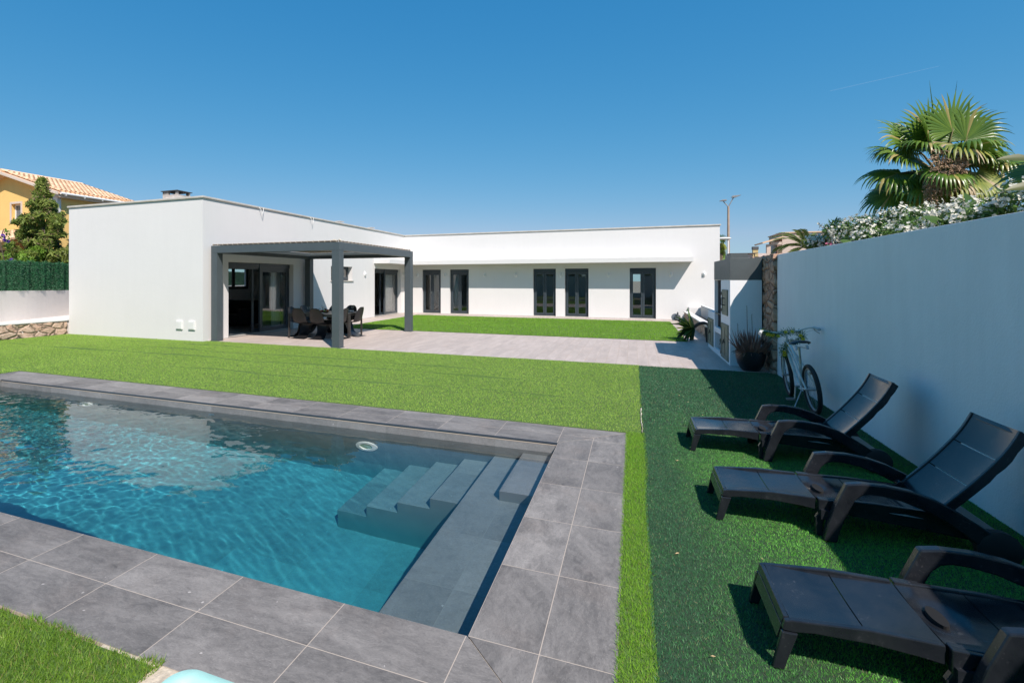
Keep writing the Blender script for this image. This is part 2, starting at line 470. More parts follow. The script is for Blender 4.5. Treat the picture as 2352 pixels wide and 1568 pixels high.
# pool lights on the far wall
PLW = simple('pool_lamp_white', (.75,.80,.76), .4, .05); PLG = simple('pool_lamp_lens', (.35,.50,.33), .2, .3, 9)
def pool_light(x, z, r, label):
    t = thing('pool_light', label, 'light', (x, PYF, z), 'round lights set in the far pool wall')
    mm = Matrix.Rotation(R(90), 4, 'X')
    m = MB(); m.lathe([(r*.55,.012),(r*.62,.030),(r*.95,.022),(r,.0)], (0,0,0), 28, mm); m.build('ring', PLW, t, 40, world=False)
    m = MB(); m.lathe([(1e-4,.020),(r*.3,.019),(r*.56,.012)][::-1], (0,0,0), 24, mm); m.build('lens', PLG, t, 60, world=False)
    for ch in t.children: ch.cycles.is_caustics_receiver = True
pool_light(-2.985, -.677, .15, 'round white pool light underwater beside the steps')
pool_light(-7.894, -.635, .14, 'round white pool light underwater in the reflection of the house')
t = MB(); mm = Matrix.Rotation(R(90), 4, 'X'); t.lathe([(.012,.004),(.02,.012),(.045,.008),(.05,0)], (-5.4,PYF,-.262), 20, mm)
tag(t.build('pool_inlet', PLW, None, 40), 'small round white water inlet in the far pool wall', 'inlet')

# ------------------------------------------------------------ terrace and lawns
TER = tiles('terrace_planks', (.37,.315,.275), (.57,.49,.435), (.40,.30,.20), .2069, 1.15, .290, 11.08, .0045, stagger=.97, streak=(3.0,.6,1), var=.06, rough=.6, bump=.2)
sheet('terrace', rect(-11.02, 11.06, 2.36, 24.3), .004, TER)
TURFB = simple('turf_backing', (.07,.13,.022), .95, .3, 30, 0, kind='pos')
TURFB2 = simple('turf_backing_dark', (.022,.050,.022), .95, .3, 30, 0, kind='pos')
def ridge(x, y):
    h = 0
    for (y0, sl, a, x0, x1, ph) in ((8.72,.004,.034,-16,-1.0,0),(9.55,-.01,.026,-12,-2,2.),(7.55,.02,.022,-9,-.5,4.),(10.35,.0,.018,-14,-8,1.),(8.2,.03,.010,-14,-7,3)):
        yy = y0 + sl*(x+8) + .06*np.sin(x*1.1+ph)+.03*np.sin(x*2.7+ph*2)
        fade = np.clip((x-x0)/1.5,0,1)*np.clip((x1-x)/1.5,0,1)*(.6+.4*np.sin(x*1.9+ph))
        h = h + a*fade*np.exp(-((y-yy)/.028)**2)
    return h
def lawn_base(name, x0, y0, x1, y1, z, mat, nx, ny, f=None):
    X = np.linspace(x0, x1, nx); Y = np.linspace(y0, y1, ny)
    XX, YY = np.meshgrid(X, Y)
    Z = np.full_like(XX, z) + (f(XX, YY) if f else 0)
    V = np.stack([XX, YY, Z], -1).reshape(-1, 3)
    idx = np.arange(nx*ny).reshape(ny, nx)
    F = np.stack([idx[:-1,:-1], idx[:-1,1:], idx[1:,1:], idx[1:,:-1]], -1).reshape(-1, 4)
    o = tri_mesh(name, V, F, mat); o['kind'] = 'structure'; return o
def blades(name, x0, y0, x1, y1, dens, h, wd, mat, z=.0, f=None, mask=None, lean=(0,0), jit=.5, label=None):
    n = int((x1-x0)*(y1-y0)*dens)
    px = rng.uniform(x0, x1, n); py = rng.uniform(y0, y1, n)
    if mask is not None:
        k = mask(px, py); px = px[k]; py = py[k]; n = len(px)
    pz = np.full(n, z-.004) + (f(px, py) if f else 0)
    a = rng.uniform(0, 2*PI, n); hh = h*rng.uniform(.6, 1.25, n); ww = wd*rng.uniform(.7, 1.3, n)
    dx = np.cos(a)*ww/2; dy = np.sin(a)*ww/2
    tx = px + (rng.normal(0, jit, n)+lean[0])*hh; ty = py + (rng.normal(0, jit, n)+lean[1])*hh
    V = np.empty((n, 3, 3), dtype=np.float32)
    V[:,0] = np.stack([px-dx, py-dy, pz], -1); V[:,1] = np.stack([px+dx, py+dy, pz], -1); V[:,2] = np.stack([tx, ty, pz+hh], -1)
    o = tri_mesh(name, V.reshape(-1,3), np.arange(3*n).reshape(-1,3), mat)
    tag(o, label, 'grass', None, 'stuff'); return o
LAWN = leafmat('lawn_turf', (.24,.42,.050), (.45,.66,.115), .6, .3, dead=(.32,.30,.13), deadf=.12, nscale=.6, spec=.25)
LAWN2 = leafmat('inner_lawn_turf', (.15,.34,.022), (.27,.50,.045), .6, .3, dead=(.25,.25,.08), deadf=.08, nscale=.8, spec=.25)
NEARG = leafmat('near_turf', (.075,.185,.014), (.235,.380,.040), .5, .25, dead=(.30,.28,.10), deadf=.10, nscale=3, spec=.3)
def turf_side():
    M = NT('side_turf'); g = M.n('ShaderNodeNewGeometry'); r = g.outputs['Random Per Island']
    sep = M.n('ShaderNodeSeparateXYZ'); M.l(g.outputs['Position'], sep.inputs[0])
    f = M.noise(1.1, 3, .6, g.outputs['Position'])
    # brushed pile's sheen painted in: bluish strip along the seam, fresher green by loungers
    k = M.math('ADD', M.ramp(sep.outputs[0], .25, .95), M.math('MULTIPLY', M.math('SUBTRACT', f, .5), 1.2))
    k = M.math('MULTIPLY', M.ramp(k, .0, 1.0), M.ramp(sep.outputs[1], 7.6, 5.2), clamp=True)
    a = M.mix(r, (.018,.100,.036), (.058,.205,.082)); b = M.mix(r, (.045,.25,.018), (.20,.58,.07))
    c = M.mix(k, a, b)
    r2 = M.math('FRACT', M.math('MULTIPLY', r, 41.3))
    c = M.mix(M.math('LESS_THAN', r2, .05), c, (.22,.24,.10))
    M.col(c); M.rough(.5); M.p.inputs['Specular IOR Level'].default_value = .35
    return M.m
SIDE = turf_side()
wobx = lambda y: .095 + .018*np.sin(y*1.3) + .008*np.sin(y*4.1)
lawn_base('lawn', -16.55, 6.125, .09, 11.08, .006, TURFB, 420, 260, ridge)
lawn_base('lawn_left', -16.55, .3, -10.66, 6.125, .006, TURFB, 30, 30)
lawn_base('lawn_near', -8.0, -.2, -1.95, 1.66, .004, TURFB, 30, 30)
sheet('sandy_ground', rect(-2.3, .3, .0, 1.679), .001, simple('pale_sand', (.52,.44,.33), .95, .3, 25, .6, 60, kind='pos'))
lawn_base('turf_strip', -.063, 1.0, .13, 6.125, .005, TURFB, 4, 30)
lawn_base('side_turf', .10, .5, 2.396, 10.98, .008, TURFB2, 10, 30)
lawn_base('inner_lawn', -9.8, 15.76, 1.38, 23.0, .010, TURFB, 20, 20)
def seam_gap(x, y):
    k = np.ones_like(x, dtype=bool)
    for (y0, sl, a, x0, x1, ph) in ((8.72,.004,.022,-16,-1.0,0),(9.55,-.01,.016,-12,-2,2.),(7.55,.02,.014,-9,-.5,4.),(10.35,.0,.012,-14,-8,1.)):
        yy = y0 + sl*(x+8) + .06*np.sin(x*1.1+ph)+.03*np.sin(x*2.7+ph*2)-.03
        wd = .030*np.clip((x-x0)/1.5,0,1)*np.clip((x1-x)/1.5,0,1)*(.6+.5*np.sin(x*2.3+ph)+.3*np.sin(x*7+ph))
        k &= ~(np.abs(y-yy) < wd)
    return k
edge = lambda x, y: seam_gap(x, y) & (y < 11.06 + .018*np.sin(x*2.3) + .012*np.sin(x*7.7) + .012*np.sin(x*17))
blades('lawn_grass', -16.5, 6.14, .10, 11.12, 6800, .019, .0055, LAWN, .006, ridge, edge, label='sunlit artificial lawn between the pool and the terrace')
blades('lawn_left_grass', -13.5, 3.5, -10.66, 6.14, 3000, .026, .009, LAWN, .006, label='patch of artificial lawn beyond the left end of the pool')
blades('inner_lawn_grass', -9.8, 15.76, 1.38, 23.0, 1500, .028, .013, LAWN2, .010, label='smaller bright lawn between the terrace and the far house wing')
blades('near_grass', -4.6, .9, -1.80, 1.70, 30000, .028, .0036, NEARG, .004, None, lambda x, y: (y < 1.675+.02*np.sin(x*9)+.012*np.sin(x*31)) & ((x < -1.93) | (y < 1.4)) & (x*.45+y > -.15), jit=.55, label='long bladed grass in the bottom left corner beside the grey coping')
blades('strip_grass', -.075, 1.9, .125, 6.15, 30000, .022, .0034, LAWN2, .005, None, lambda x, y: x < wobx(y)+.01, label='narrow bright green turf strip along the right coping')
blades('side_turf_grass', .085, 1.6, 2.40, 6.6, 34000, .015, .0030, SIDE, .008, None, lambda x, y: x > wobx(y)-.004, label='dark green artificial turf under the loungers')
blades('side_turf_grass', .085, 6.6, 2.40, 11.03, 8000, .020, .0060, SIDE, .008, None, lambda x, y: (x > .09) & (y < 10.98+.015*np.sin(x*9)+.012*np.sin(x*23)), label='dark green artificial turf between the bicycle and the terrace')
m = MB()
for i in range(9):
    y = 6.15+i*.13; x = .092+random.uniform(-.006,.006); wv = random.uniform(.002,.009)
    m.xy([(x-wv,y),(x+wv*.5,y-.01),(x+wv,y+.12),(x-wv*.4,y+.115)], .008, .024)
o = m.build('seam_sand', simple('dry_sand', (.55,.50,.40), .95, .2, 20, .3, 80, kind='pos')); tag(o, None, None, None, 'structure')
# dry leaves on the turf and coping
m = MB(); DRY = simple('dry_leaf', (.45,.32,.17), .8, .3, 30)
for (x, y) in ((.72,3.62),(.42,4.05),(.30,3.0),(.80,7.2),(.62,8.3),(.38,5.3),(.55,6.4),(.95,3.0),(.33,2.6),(.9,9.6),(.7,7.9),(.48,4.7),(.28,6.9),(.25,3.5),(1.0,6.9)):
    a = random.uniform(0,PI); l = random.uniform(.008,.026)
    d = Vector((math.cos(a)*l, math.sin(a)*l, 0)); q = Vector((-math.sin(a)*.005, math.cos(a)*.003, 0)); c = Vector((x,y,.026))
    m.add([c-d, c+q+Vector((0,0,.003)), c+d, c-q], [(0,1,2,3)])
tag(m.build('dry_leaf', DRY), 'dry straw coloured leaf litter scattered on the dark turf', 'leaves', None, 'stuff')

# ------------------------------------------------------------ the villa
def wall_rects(u0, u1, z0, z1, holes):
    """split a wall into rectangles (u0,u1,z0,z1) around holes (u0,u1,z0,z1)"""
    us = sorted({u0, u1} | {h[0] for h in holes} | {h[1] for h in holes}); out = []
    for a, b in zip(us, us[1:]):
        z = z0
        for h in sorted((h for h in holes if h[0] <= a+1e-6 and h[1] >= b-1e-6), key=lambda h: h[2]):
            if h[2] > z: out.append((a, b, z, h[2]))
            z = h[3]
        if z < z1: out.append((a, b, z, z1))
    return out
ZR = 3.96
villa = thing('villa', 'long white flat roofed modern house in an L shape with dark framed doors', 'house', (-8, 24, 0))
DOORS = [(-10.02,-9.01), (-8.53,-7.54), (-4.38,-3.34), (-2.93,-1.89), (-.157,.905)]
m = MB()
WX = -11.02; FY = 24.3
def wall_x(m, X0, X1, y0, y1, z0, z1, holes):      # wall in the plane X, thickness X0..X1
    for a in wall_rects(y0, y1, z0, z1, holes): m.box((X0, a[0], a[2]), (X1, a[1], a[3]))
def wall_y(m, Y0, Y1, x0, x1, z0, z1, holes):
    for a in wall_rects(x0, x1, z0, z1, holes): m.box((a[0], Y0, a[2]), (a[1], Y1, a[3]))
wall_y(m, 10.9, 11.15, -16.5, WX, 0, ZR, [])
wall_x(m, WX-.27, WX, 11.15, FY, 0, ZR, [(11.86,14.965,-.01,2.235), (17.36,19.01,1.67,2.25), (21.02,23.87,-.01,2.225)])
wall_x(m, -16.5, -16.25, 11.15, 30.0, 0, ZR, [(16.9,18.75,1.30,2.30), (20.4,23.4,1.30,2.30)])
wall_y(m, FY, FY+.27, WX-.27, 3.33, 0, ZR, [(a, b, -.01, 2.225) for a, b in DOORS])
wall_x(m, 3.08, 3.33, FY+.27, 30.0, 0, ZR, [])
wall_y(m, 30.0, 30.25, -16.5, 3.33, 0, ZR, [(-.6,.35,1.0,2.1), (-8.6,-7.2,1.0,2.1)])
villa_wall = m.build('wall', WHITE, villa)
m = MB()
m.box((-16.25, 11.15, 3.0), (WX-.27, 30.0, 3.05)); m.box((WX-.27, FY+.27, 3.0), (3.08, 30.0, 3.05))
m.box((-16.25, 11.15, 3.55), (WX-.27, 30.0, 3.6)); m.box((WX-.27, FY+.27, 3.55), (3.08, 30.0, 3.6))
m.build('roof', INNER, villa)
for a, b in (((-5.9, FY+.27, 0.013), (-5.78, 30.0, 2.999)), ((-1.2, FY+.27, 0.013), (-1.08, 30.0, 2.999)), ((-16.249, 19.9, 0.013), (-13.6, 20.0, 2.999))):
    m = MB(); m.box(a, b); m.build('partition', INNER, villa)
FLO = simple('dark_inner_floor', (.20,.19,.18), .4, .1, 3, kind='pos')
m = MB(); m.box((-16.25, 11.15, -.02), (WX, 30.0, .012)); m.box((WX, FY, -.02), (3.08, 30.0, .012)); m.build('inner_floor', FLO, villa)
m = MB()    # parapet coping, 3 cm proud
t0, t1 = ZR, ZR+.055
m.box((-16.54, 10.86, t0), (WX+.04, 11.20, t1)); m.box((WX-.30, 11.20, t0), (WX+.04, FY-.04, t1)); m.box((WX-.30, FY-.04, t0), (3.37, FY+.30, t1))
m.box((-16.54, 11.20, t0), (-16.2, 30.29, t1)); m.box((3.03, FY+.30, t0), (3.37, 29.95, t1)); m.box((-16.2, 29.95, t0), (3.37, 30.29, t1))
m.build('parapet_coping', CAP, villa, bevel=.008)
m = MB()    # L shaped awning slab
m.xy([(WX, 20.95), (WX+.8, 20.95), (WX+.8, FY-.78), (2.285, FY-.78), (2.285, FY), (WX, FY)], 2.455, 2.655)
m.build('awning_slab', WHITE, villa, bevel=.004)
# chimney
ch = MB(); ch.box((-14.93, 13.0, 3.6), (-14.27, 13.55, 4.585)); ch.box((-14.93,13.0,4.585),(-14.66,13.06,4.70)); ch.box((-14.36,13.0,4.585),(-14.27,13.06,4.70)); ch.box((-14.93,13.49,4.585),(-14.80,13.55,4.70)); ch.box((-14.40,13.49,4.585),(-14.27,13.55,4.70))
def sootmat():
    M = NT('sooty_render'); g = M.pos(); sep = M.n('ShaderNodeSeparateXYZ'); M.l(g, sep.inputs[0])
    k = M.math('ADD', M.ramp(sep.outputs[2], 4.45, 4.75), M.math('MULTIPLY', M.math('SUBTRACT', M.noise(5,4,.6,g), .5), 1.1), clamp=True)
    M.col(M.mix(k, (.62,.55,.48), (.03,.028,.026))); M.rough(.9); return M.m
cho = ch.build('chimney', sootmat(), villa)
m = MB(); m.box((-14.97,12.95,4.70),(-14.22,13.60,4.722)); m.build('chimney_cap', simple('sooty_slab', (.035,.032,.03), .9, .3, 5), cho)
# vent covers on the front wall and small gutter brackets
for x in (-11.985, -11.525):
    m = MB(); m.box((x, 10.865, .315), (x+.235, 10.9, .56)); m.box((x+.02, 10.855, .335), (x+.215, 10.866, .54)); m.build('vent_cover', LAMPW, villa, bevel=.004)
for y in (13.15, 15.9):
    m = MB(); m.tube([(WX+.04,y,3.985),(WX+.10,y+.02,3.90),(WX+.10,y+.09,3.76),(WX+.05,y+.20,3.99)], .009, 6); m.build('gutter_bracket', LAMPW, villa, 50)
for (y, l) in ((18.6,.34),(21.4,.30)):
    m = MB(); m.box((WX-.45, y, 4.02), (WX-.41, y+.04, 4.12)); m.box((WX-.52, y-.12, 4.12), (WX-.28, y+l-.12, 4.15)); m.build('roof_spotlight', CAP, villa)

def frame_rects(u0, u1, z0, z1, t): return [(u0,u1,z1-t,z1),(u0,u1,z0,z0+t),(u0,u0+t,z0+t,z1-t),(u1-t,u1,z0+t,z1-t)]
def french(a, b, z0=.03, z1=2.22, Y=FY+.13):
    m = MB()
    for r in frame_rects(a+.005, b-.005, z0, z1-.13, .055): m.box((r[0], Y, r[2]), (r[1], Y+.08, r[3]))
    fr = m.build('door', DGREY, villa, bevel=.004)
    m = MB(); m.box((a+.005, Y-.02, z1-.13), (b-.005, Y+.10, z1-.002))
    for k in range(3): m.box((a+.03, Y-.03, z1-.12+k*.038), (b-.03, Y-.02, z1-.12+k*.038+.026))
    m.build('shutter_box', DGREY, fr)
    c = (a+b)/2
    m = MB()
    for (u, v) in ((a+.062, c-.004), (c+.004, b-.062)):
        for r in frame_rects(u, v, z0+.06, z1-.19, .075): m.box((r[0], Y-.015, r[2]), (r[1], Y+.055, r[3]))
    m.build('leaf_frame', DGREY, fr, bevel=.005)
    m = MB(); m.box((a+.13, Y+.012, z0+.13), (c-.075, Y+.020, z1-.26)); m.box((c+.075, Y+.012, z0+.13), (b-.13, Y+.020, z1-.26)); m.build('pane', GLASS, fr)
    m = MB(); m.box((c-.045, Y-.05, 1.0), (c-.02, Y-.016, 1.13)); m.build('handle', simple('handle_steel', (.4,.4,.4), .3, .02, metal=1), fr)
    m = MB(); m.box((a, FY-.02, .005), (b, Y+.1, .032)); m.build('sill', CAP, fr)
for a, b in DOORS: french(a, b)
def slider(y0, y1, z1, ym, gy0, gy1, X=WX-.18):
    """sliding door in the left wing: open half y0..ym, glass leaf gy0..gy1"""
    m = MB()
    for r in frame_rects(y0, y1, .0, z1-.13, .06): m.box((X-.09, r[0], r[2]), (X, r[1], r[3]))
    fr = m.build('sliding_door', DGREY, villa, bevel=.004)
    m = MB(); m.box((X-.10, y0, z1-.13), (X+.02, y1, z1-.002))
    for k in range(3): m.box((X+.02, y0+.02, z1-.122+k*.04), (X+.032, ym-.03, z1-.122+k*.04+.028)); m.box((X+.02, ym+.1, z1-.122+k*.04), (X+.032, y1-.02, z1-.122+k*.04+.028))
    m.build('shutter_box', DGREY, fr)
    m = MB(); m.box((X-.02, ym-.01, 0.01), (X+.045, ym+.12, z1)); m.build('centre_post', DGREY, fr, bevel=.005)
    m = MB()
    for r in frame_rects(gy0, gy1, .05, z1-.17, .10): m.box((X-.06, r[0], r[2]), (X-.015, r[1], r[3]))
    for r in frame_rects(ym-.22, gy1-.2, .05, z1-.17, .09): m.box((X-.13, r[0], r[2]), (X-.095, r[1], r[3]))
    m.build('leaf_frame', DGREY, fr, bevel=.005)
    m = MB(); m.box((X-.042, gy0+.10, .15), (X-.034, gy1-.10, z1-.27)); m.build('pane', GLASS, fr)
    m = MB(); m.box((X-.1, y0, -.005), (X+.06, y1, .028)); m.build('sill', CAP, fr)
    m = MB(); m.tube([(X-.09,ym-.19,1.0),(X-.05,ym-.19,1.02),(X-.05,ym-.19,1.2),(X-.09,ym-.19,1.22)], .012, 6); m.build('handle', BLACKP, fr, 50)
slider(11.87, 14.96, 2.23, 13.40, 13.48, 14.90)
slider(21.03, 23.86, 2.22, 22.30, 22.38, 23.80)
def sidewin(X, s, y0, y1, z0, z1, nm='window'):
    """window in an X plane; s = +1 seen from +X"""
    m = MB()
    for r in frame_rects(y0, y1, z0, z1, .05): m.box((X-.05, r[0], r[2]), (X, r[1], r[3]))
    ym = (y0+y1)/2
    for (u, v) in ((y0+.05, ym), (ym, y1-.05)):
        for r in frame_rects(u+.002, v-.002, z0+.05, z1-.05, .075): m.box((X-.035, r[0], r[2]), (X+.015, r[1], r[3]))
    fr = m.build(nm, DGREY, villa, bevel=.004)
    m = MB(); m.box((X-.015, y0+.125, z0+.125), (X-.009, ym-.07, z1-.125)); m.box((X-.015, ym+.08, z0+.125), (X-.009, y1-.125, z1-.125)); m.build('pane', GLASS, fr)
    return fr
fr = sidewin(WX-.2, 1, 17.36, 19.01, 1.69, 2.25)
m = MB(); m.box((WX-.2, 17.31, 1.64), (WX+.04, 19.07, 1.675)); m.build('sill', CAP, fr, bevel=.004)
sidewin(-16.28, 1, 16.9, 18.75, 1.30, 2.30)
sidewin(-16.28, 1, 20.4, 23.4, 1.30, 2.30)
# wall lamps
def lamp(label, x, y, z, face):
    t = thing('wall_lamp', label, 'lamp', (x, y, z), 'oval bulkhead lamps on the white house walls')
    if face == 'x': t.rotation_euler = (0, 0, R(90))
    mm = Matrix.Rotation(R(90), 4, 'X') @ Matrix.Diagonal((.72, 1.12, 1, 1))
    m = MB(); m.lathe([(1e-4,.0),(.105,.0),(.105,.028),(.085,.042),(.06,.045)][::-1][::-1], (0,0,0), 22, mm); m.build('lamp_body', LAMPW, t, 40, world=False)
    m = MB(); m.lathe([(.062,.040),(.055,.07),(.03,.088),(1e-4,.092)], (0,0,0), 22, mm); m.build('lamp_glass', simple('frosted_glass', (.62,.64,.64), .25, .03), t, 60, world=False)
    m = MB(); m.box((-.012,-.035,.10),(.012,0,.128)); m.build('bracket', LAMPW, t, world=False)
names = ['behind the rear right pergola post', 'right beside the rear right pergola post', 'between the two leftmost double doors of the far wing', 'on the blank wall, nearer the second double door', 'on the blank wall, nearer the middle double doors', 'between the middle pair of double doors', 'between the middle doors and the rightmost door', 'right of the rightmost door under the awning shadow', 'in full sun near the right end of the far wing']
for (x, nm) in zip((-10.283, -8.78, -6.73, -5.205, -3.106, -1.024, 1.486, 2.746), names[1:]):
    lamp('oval white wall lamp '+nm, x, FY, 1.945, 'y')
lamp('oval white wall lamp on the left wing beside the far sliding door', WX, 24.11, 1.96, 'x')
lamp('oval white wall lamp in the pergola shade above the dining chairs', WX, 15.83, 1.98, 'x')
lamp('oval white wall lamp in sun between small window and awning', WX, 20.08, 1.96, 'x')

# furniture and curtains indoors
SOFA = simple('black_sofa_fabric', (.014,.013,.013), .9, .3, 8, .3, 50)
t = thing('sofa', 'bulky black sofa in the dark living room behind the open sliding door', 'sofa', (-14.1, 15.4, 0))
m = MB(); m.box((-15.0,14.9,.05),(-13.2,15.85,.42)); m.build('seat', SOFA, t, bevel=.05)
m = MB(); m.box((-15.0,15.60,.42),(-13.2,15.95,.93)); m.build('backrest', SOFA, t, bevel=.10)
for x in (-15.25, -13.45):
    m = MB(); m.box((x,14.82,.05),(x+.30,15.9,.66)); m.build('armrest', SOFA, t, bevel=.11)
SHADE = simple('black_lamp_shade', (.02,.02,.02), .4, .1)
for i, (y, lb) in enumerate(((17.0,'left'),(17.55,'middle'),(18.1,'right'))):
    t = thing('pendant_lamp', 'black dome pendant lamp seen through the sliding glass, %s of three' % lb, 'lamp', (-13.9,y,2.0), 'black dome pendant lamps in the living room')
    m = MB(); m.lathe([(.17,0),(.165,.10),(.12,.19),(.05,.23),(.02,.26)], (-13.9,y,1.86), 20); m.build('lamp_shade', SHADE, t, 40)
    m = MB(); m.tube([(-13.9,y,2.1),(-13.9,y,3.0)], .006, 6); m.build('cord', SHADE, t)
CURT = simple('white_curtain', (.72,.72,.71), .9, .05)
def curtain(label, p0, p1, z0=.03, z1=2.3, amp=.03, per=.11):
    p0 = Vector((*p0, 0)); p1 = Vector((*p1, 0)); d = (p1-p0); n = int(d.length/per*8); nn = Vector((-d.y, d.x, 0)).normalized()
    vs = []; fs = []
    for i in range(n+1):
        q = p0 + d*i/n + nn*amp*math.sin(i/8*2*PI)
        vs += [(q.x,q.y,z0),(q.x,q.y,z1)]
        if i: fs.append((2*i-2,2*i,2*i+1,2*i-1))
    m = MB(); m.add(vs, fs); o = m.build('curtain', CURT, None, 60)
    s = o.modifiers.new('thick','SOLIDIFY'); s.thickness = .004
    tag(o, label, 'curtain', 'white curtains behind the glass doors')
curtain('white curtain behind the glass of the near sliding door', (WX-.45,14.35), (WX-.45,14.95))
curtain('white curtain gathered behind the far sliding door', (WX-.45,23.0), (WX-.45,23.8))
curtain('white curtain at the right edge of the leftmost double door', (-9.28,FY+.45), (-9.05,FY+.45))
curtain('white curtain behind the second double door from the left', (-8.5,FY+.5), (-8.1,FY+.5))
t = thing('armchair', 'dark armchair standing indoors behind the leftmost double door', 'chair', (-9.45, 25.6, 0))
m = MB(); m.box((-9.8,25.3,.1),(-9.2,25.9,.45)); m.build('seat', SOFA, t, bevel=.05)
m = MB(); m.box((-9.8,25.8,.45),(-9.2,26.0,1.1)); m.build('backrest', simple('plum_fabric', (.05,.02,.03), .9), t, bevel=.08)

# ------------------------------------------------------------ pergola
pg = thing('pergola', 'dark grey square pergola with reed roof over the dining table', 'pergola', (-8.9, 13.3, 0))
px0, px1, py0, py1 = -10.93, -6.81, 11.10, 15.72; pw = .215
for (x, y) in ((px0,py0),(px1-pw,py0),(px0,py1-pw),(px1-pw,py1-pw)):
    m = MB(); m.box((x,y,.004),(x+pw,y+pw,2.445)); o = m.build('post', GREYM, pg, bevel=.004)
    m = MB(); m.box((x-.02,y-.02,.004),(x+pw+.02,y+pw+.02,.012)); m.build('base_plate', GREYM, o)
bz0, bz1 = 2.447, 2.648
for a, b in (((px0,py0,bz0),(px1,py0+pw,bz1)), ((px0,py1-pw,bz0),(px1,py1,bz1)), ((px0,py0+pw,bz0),(px0+pw,py1-pw,bz1)), ((px1-pw,py0+pw,bz0),(px1,py1-pw,bz1))):
    m = MB(); m.box(a, b); m.build('beam', GREYM, pg, bevel=.003)
REED = simple('reed_cane', (.36,.27,.17), .85, .3, 12, .3, 60)
m = MB()
n = 118
for i in range(n):
    x = px0+.30+(px1-px0-.50)*i/(n-1); r = .013+random.uniform(-.002,.003)
    m.tube([(x+random.uniform(-.005,.005), py0+.03, 2.668+random.uniform(-.003,.004)), (x, py1-.30, 2.668)], r, 5)
m.build('reed_mat', REED, pg, 50)
m = MB(); m.box((px0+.28,py0+.04,2.648),(px1-.02,py1-.28,2.655)); m.build('canvas', simple('tan_canvas', (.34,.27,.19), .9, .1), pg)
ROPE = simple('pale_rope', (.62,.56,.45), .9, .2, 20)
m = MB()
m.tube([(px0+.04,py0+.02,2.675),(px1-.05,py0+.02,2.675)], .016, 6); m.tube([(px1-.03,py0+.05,2.675),(px1-.03,py1-.15,2.675)], .016, 6)
m.build('edge_pole', simple('dark_cane', (.16,.12,.09), .8, .2, 9), pg)
m = MB()
def loop(p, ax):
    k = 8; pts = []
    for j in range(k+1):
        q = 2*PI*j/k; d = Vector((0, math.cos(q)*.026, math.sin(q)*.026)) if ax == 'x' else Vector((math.cos(q)*.026, 0, math.sin(q)*.026))
        pts.append(Vector(p)+d+Vector(((.02 if ax=='x' else 0)*j/k, (.02 if ax=='y' else 0)*j/k, 0)))
    m.tube(pts, .006, 5); e = Vector(p)+Vector((random.uniform(-.04,.04),-.02 if ax=='x' else random.uniform(-.04,.04),random.uniform(0,.035)))
    m.tube([p, e], .004, 4)
for i in range(24): loop((px0+.06+i*(px1-px0-.15)/23, py0+.02, 2.675), 'x')
for i in range(24): loop((px1-.03, py0+.08+i*(py1-py0-.3)/23, 2.675), 'y')
for k in range(7):
    c = Vector((px1-.15+random.uniform(-.14,.1), py0+.03+random.uniform(-.02,.08), 2.69)); m.tube([c, c+Vector((.05,.01,.03)), c+Vector((.09,.02,-.01)), c+Vector((.03,.04,.01))], .006, 5)
m.build('rope_lashing', ROPE, pg, 60)

# ------------------------------------------------------------ dining set
TBL = simple('dark_table_wood', (.035,.032,.030), .4, .3, 5, .15, 60, kind='pos')
def table(x0, y0, x1, y1, label):
    t = thing('dining_table', label, 'table', ((x0+x1)/2,(y0+y1)/2,0), 'two dark tables pushed together under the pergola')
    m = MB(); m.box((x0,y0,.695),(x1,y1,.72)); m.build('tabletop', TBL, t, bevel=.003)
    m = MB()
    for a in ((x0+.03,y0+.02,x1-.03,y0+.045),(x0+.03,y1-.045,x1-.03,y1-.02),(x0+.02,y0+.02,x0+.045,y1-.02),(x1-.045,y0+.02,x1-.02,y1-.02)): m.box((a[0],a[1],.645),(a[2],a[3],.694))
    m.build('apron', TBL, t)
    for x in (x0+.005, x1-.05):
        for y in (y0+.005, y1-.05):
            m = MB(); m.box((x,y,.004),(x+.045,y+.045,.694)); m.build('leg', TBL, t, bevel=.003)
table(-9.43, 12.53, -7.80, 13.305, 'dark dining table nearer the lawn, bearing the fruit bowl')
table(-9.43, 13.32, -7.80, 14.08, 'dark dining table nearer the back pergola beam')
PANT = simple('black_moulded_plastic', (.013,.013,.014), .38, .1, 6, .05, 200)
def chair_mesh():
    P = [(-.264,.885,.060,.012),(-.258,.868,.115,.016),(-.242,.81,.172,.03),(-.215,.71,.208,.042),(-.192,.61,.222,.05),(-.172,.52,.222,.055),(-.140,.450,.212,.05),
         (-.07,.425,.222,.035),(.02,.415,.232,.03),(.12,.425,.235,.02),(.19,.425,.228,.005),(.228,.40,.215,-.015),(.236,.35,.195,-.03),(.215,.28,.17,-.045),
         (.17,.20,.155,-.055),(.11,.13,.160,-.06),(.03,.075,.185,-.06),(-.07,.038,.21,-.036),(-.17,.014,.232,-.012),(-.262,.004,.245,-.002)]
    n = 12; k = len(P); vs = []; fs = []
    for i, (x, z, wd, cu) in enumerate(P):
        a = Vector((P[max(i-1,0)][0], P[max(i-1,0)][1])); b = Vector((P[min(i+1,k-1)][0], P[min(i+1,k-1)][1])); d = (b-a).normalized()
        nx, nz = -d.y, d.x            # normal towards the sitter
        if i < 12: pass
        for j in range(n+1):
            u = -1 + 2*j/n; o = cu*abs(u)**2.2
            if i >= 12:
                vs.append((x - (abs(u)**3)*.07*(1 if i < 17 else .3) , u*wd, max(.003, z + cu*abs(u)**2.4*.9)))
            else:
                vs.append((x+nx*o, u*wd, z+nz*o))
    for i in range(k-1):
        for j in range(n):
            fs.append((i*(n+1)+j, i*(n+1)+j+1, (i+1)*(n+1)+j+1, (i+1)*(n+1)+j))
    m = MB(); m.add(vs, fs); return m
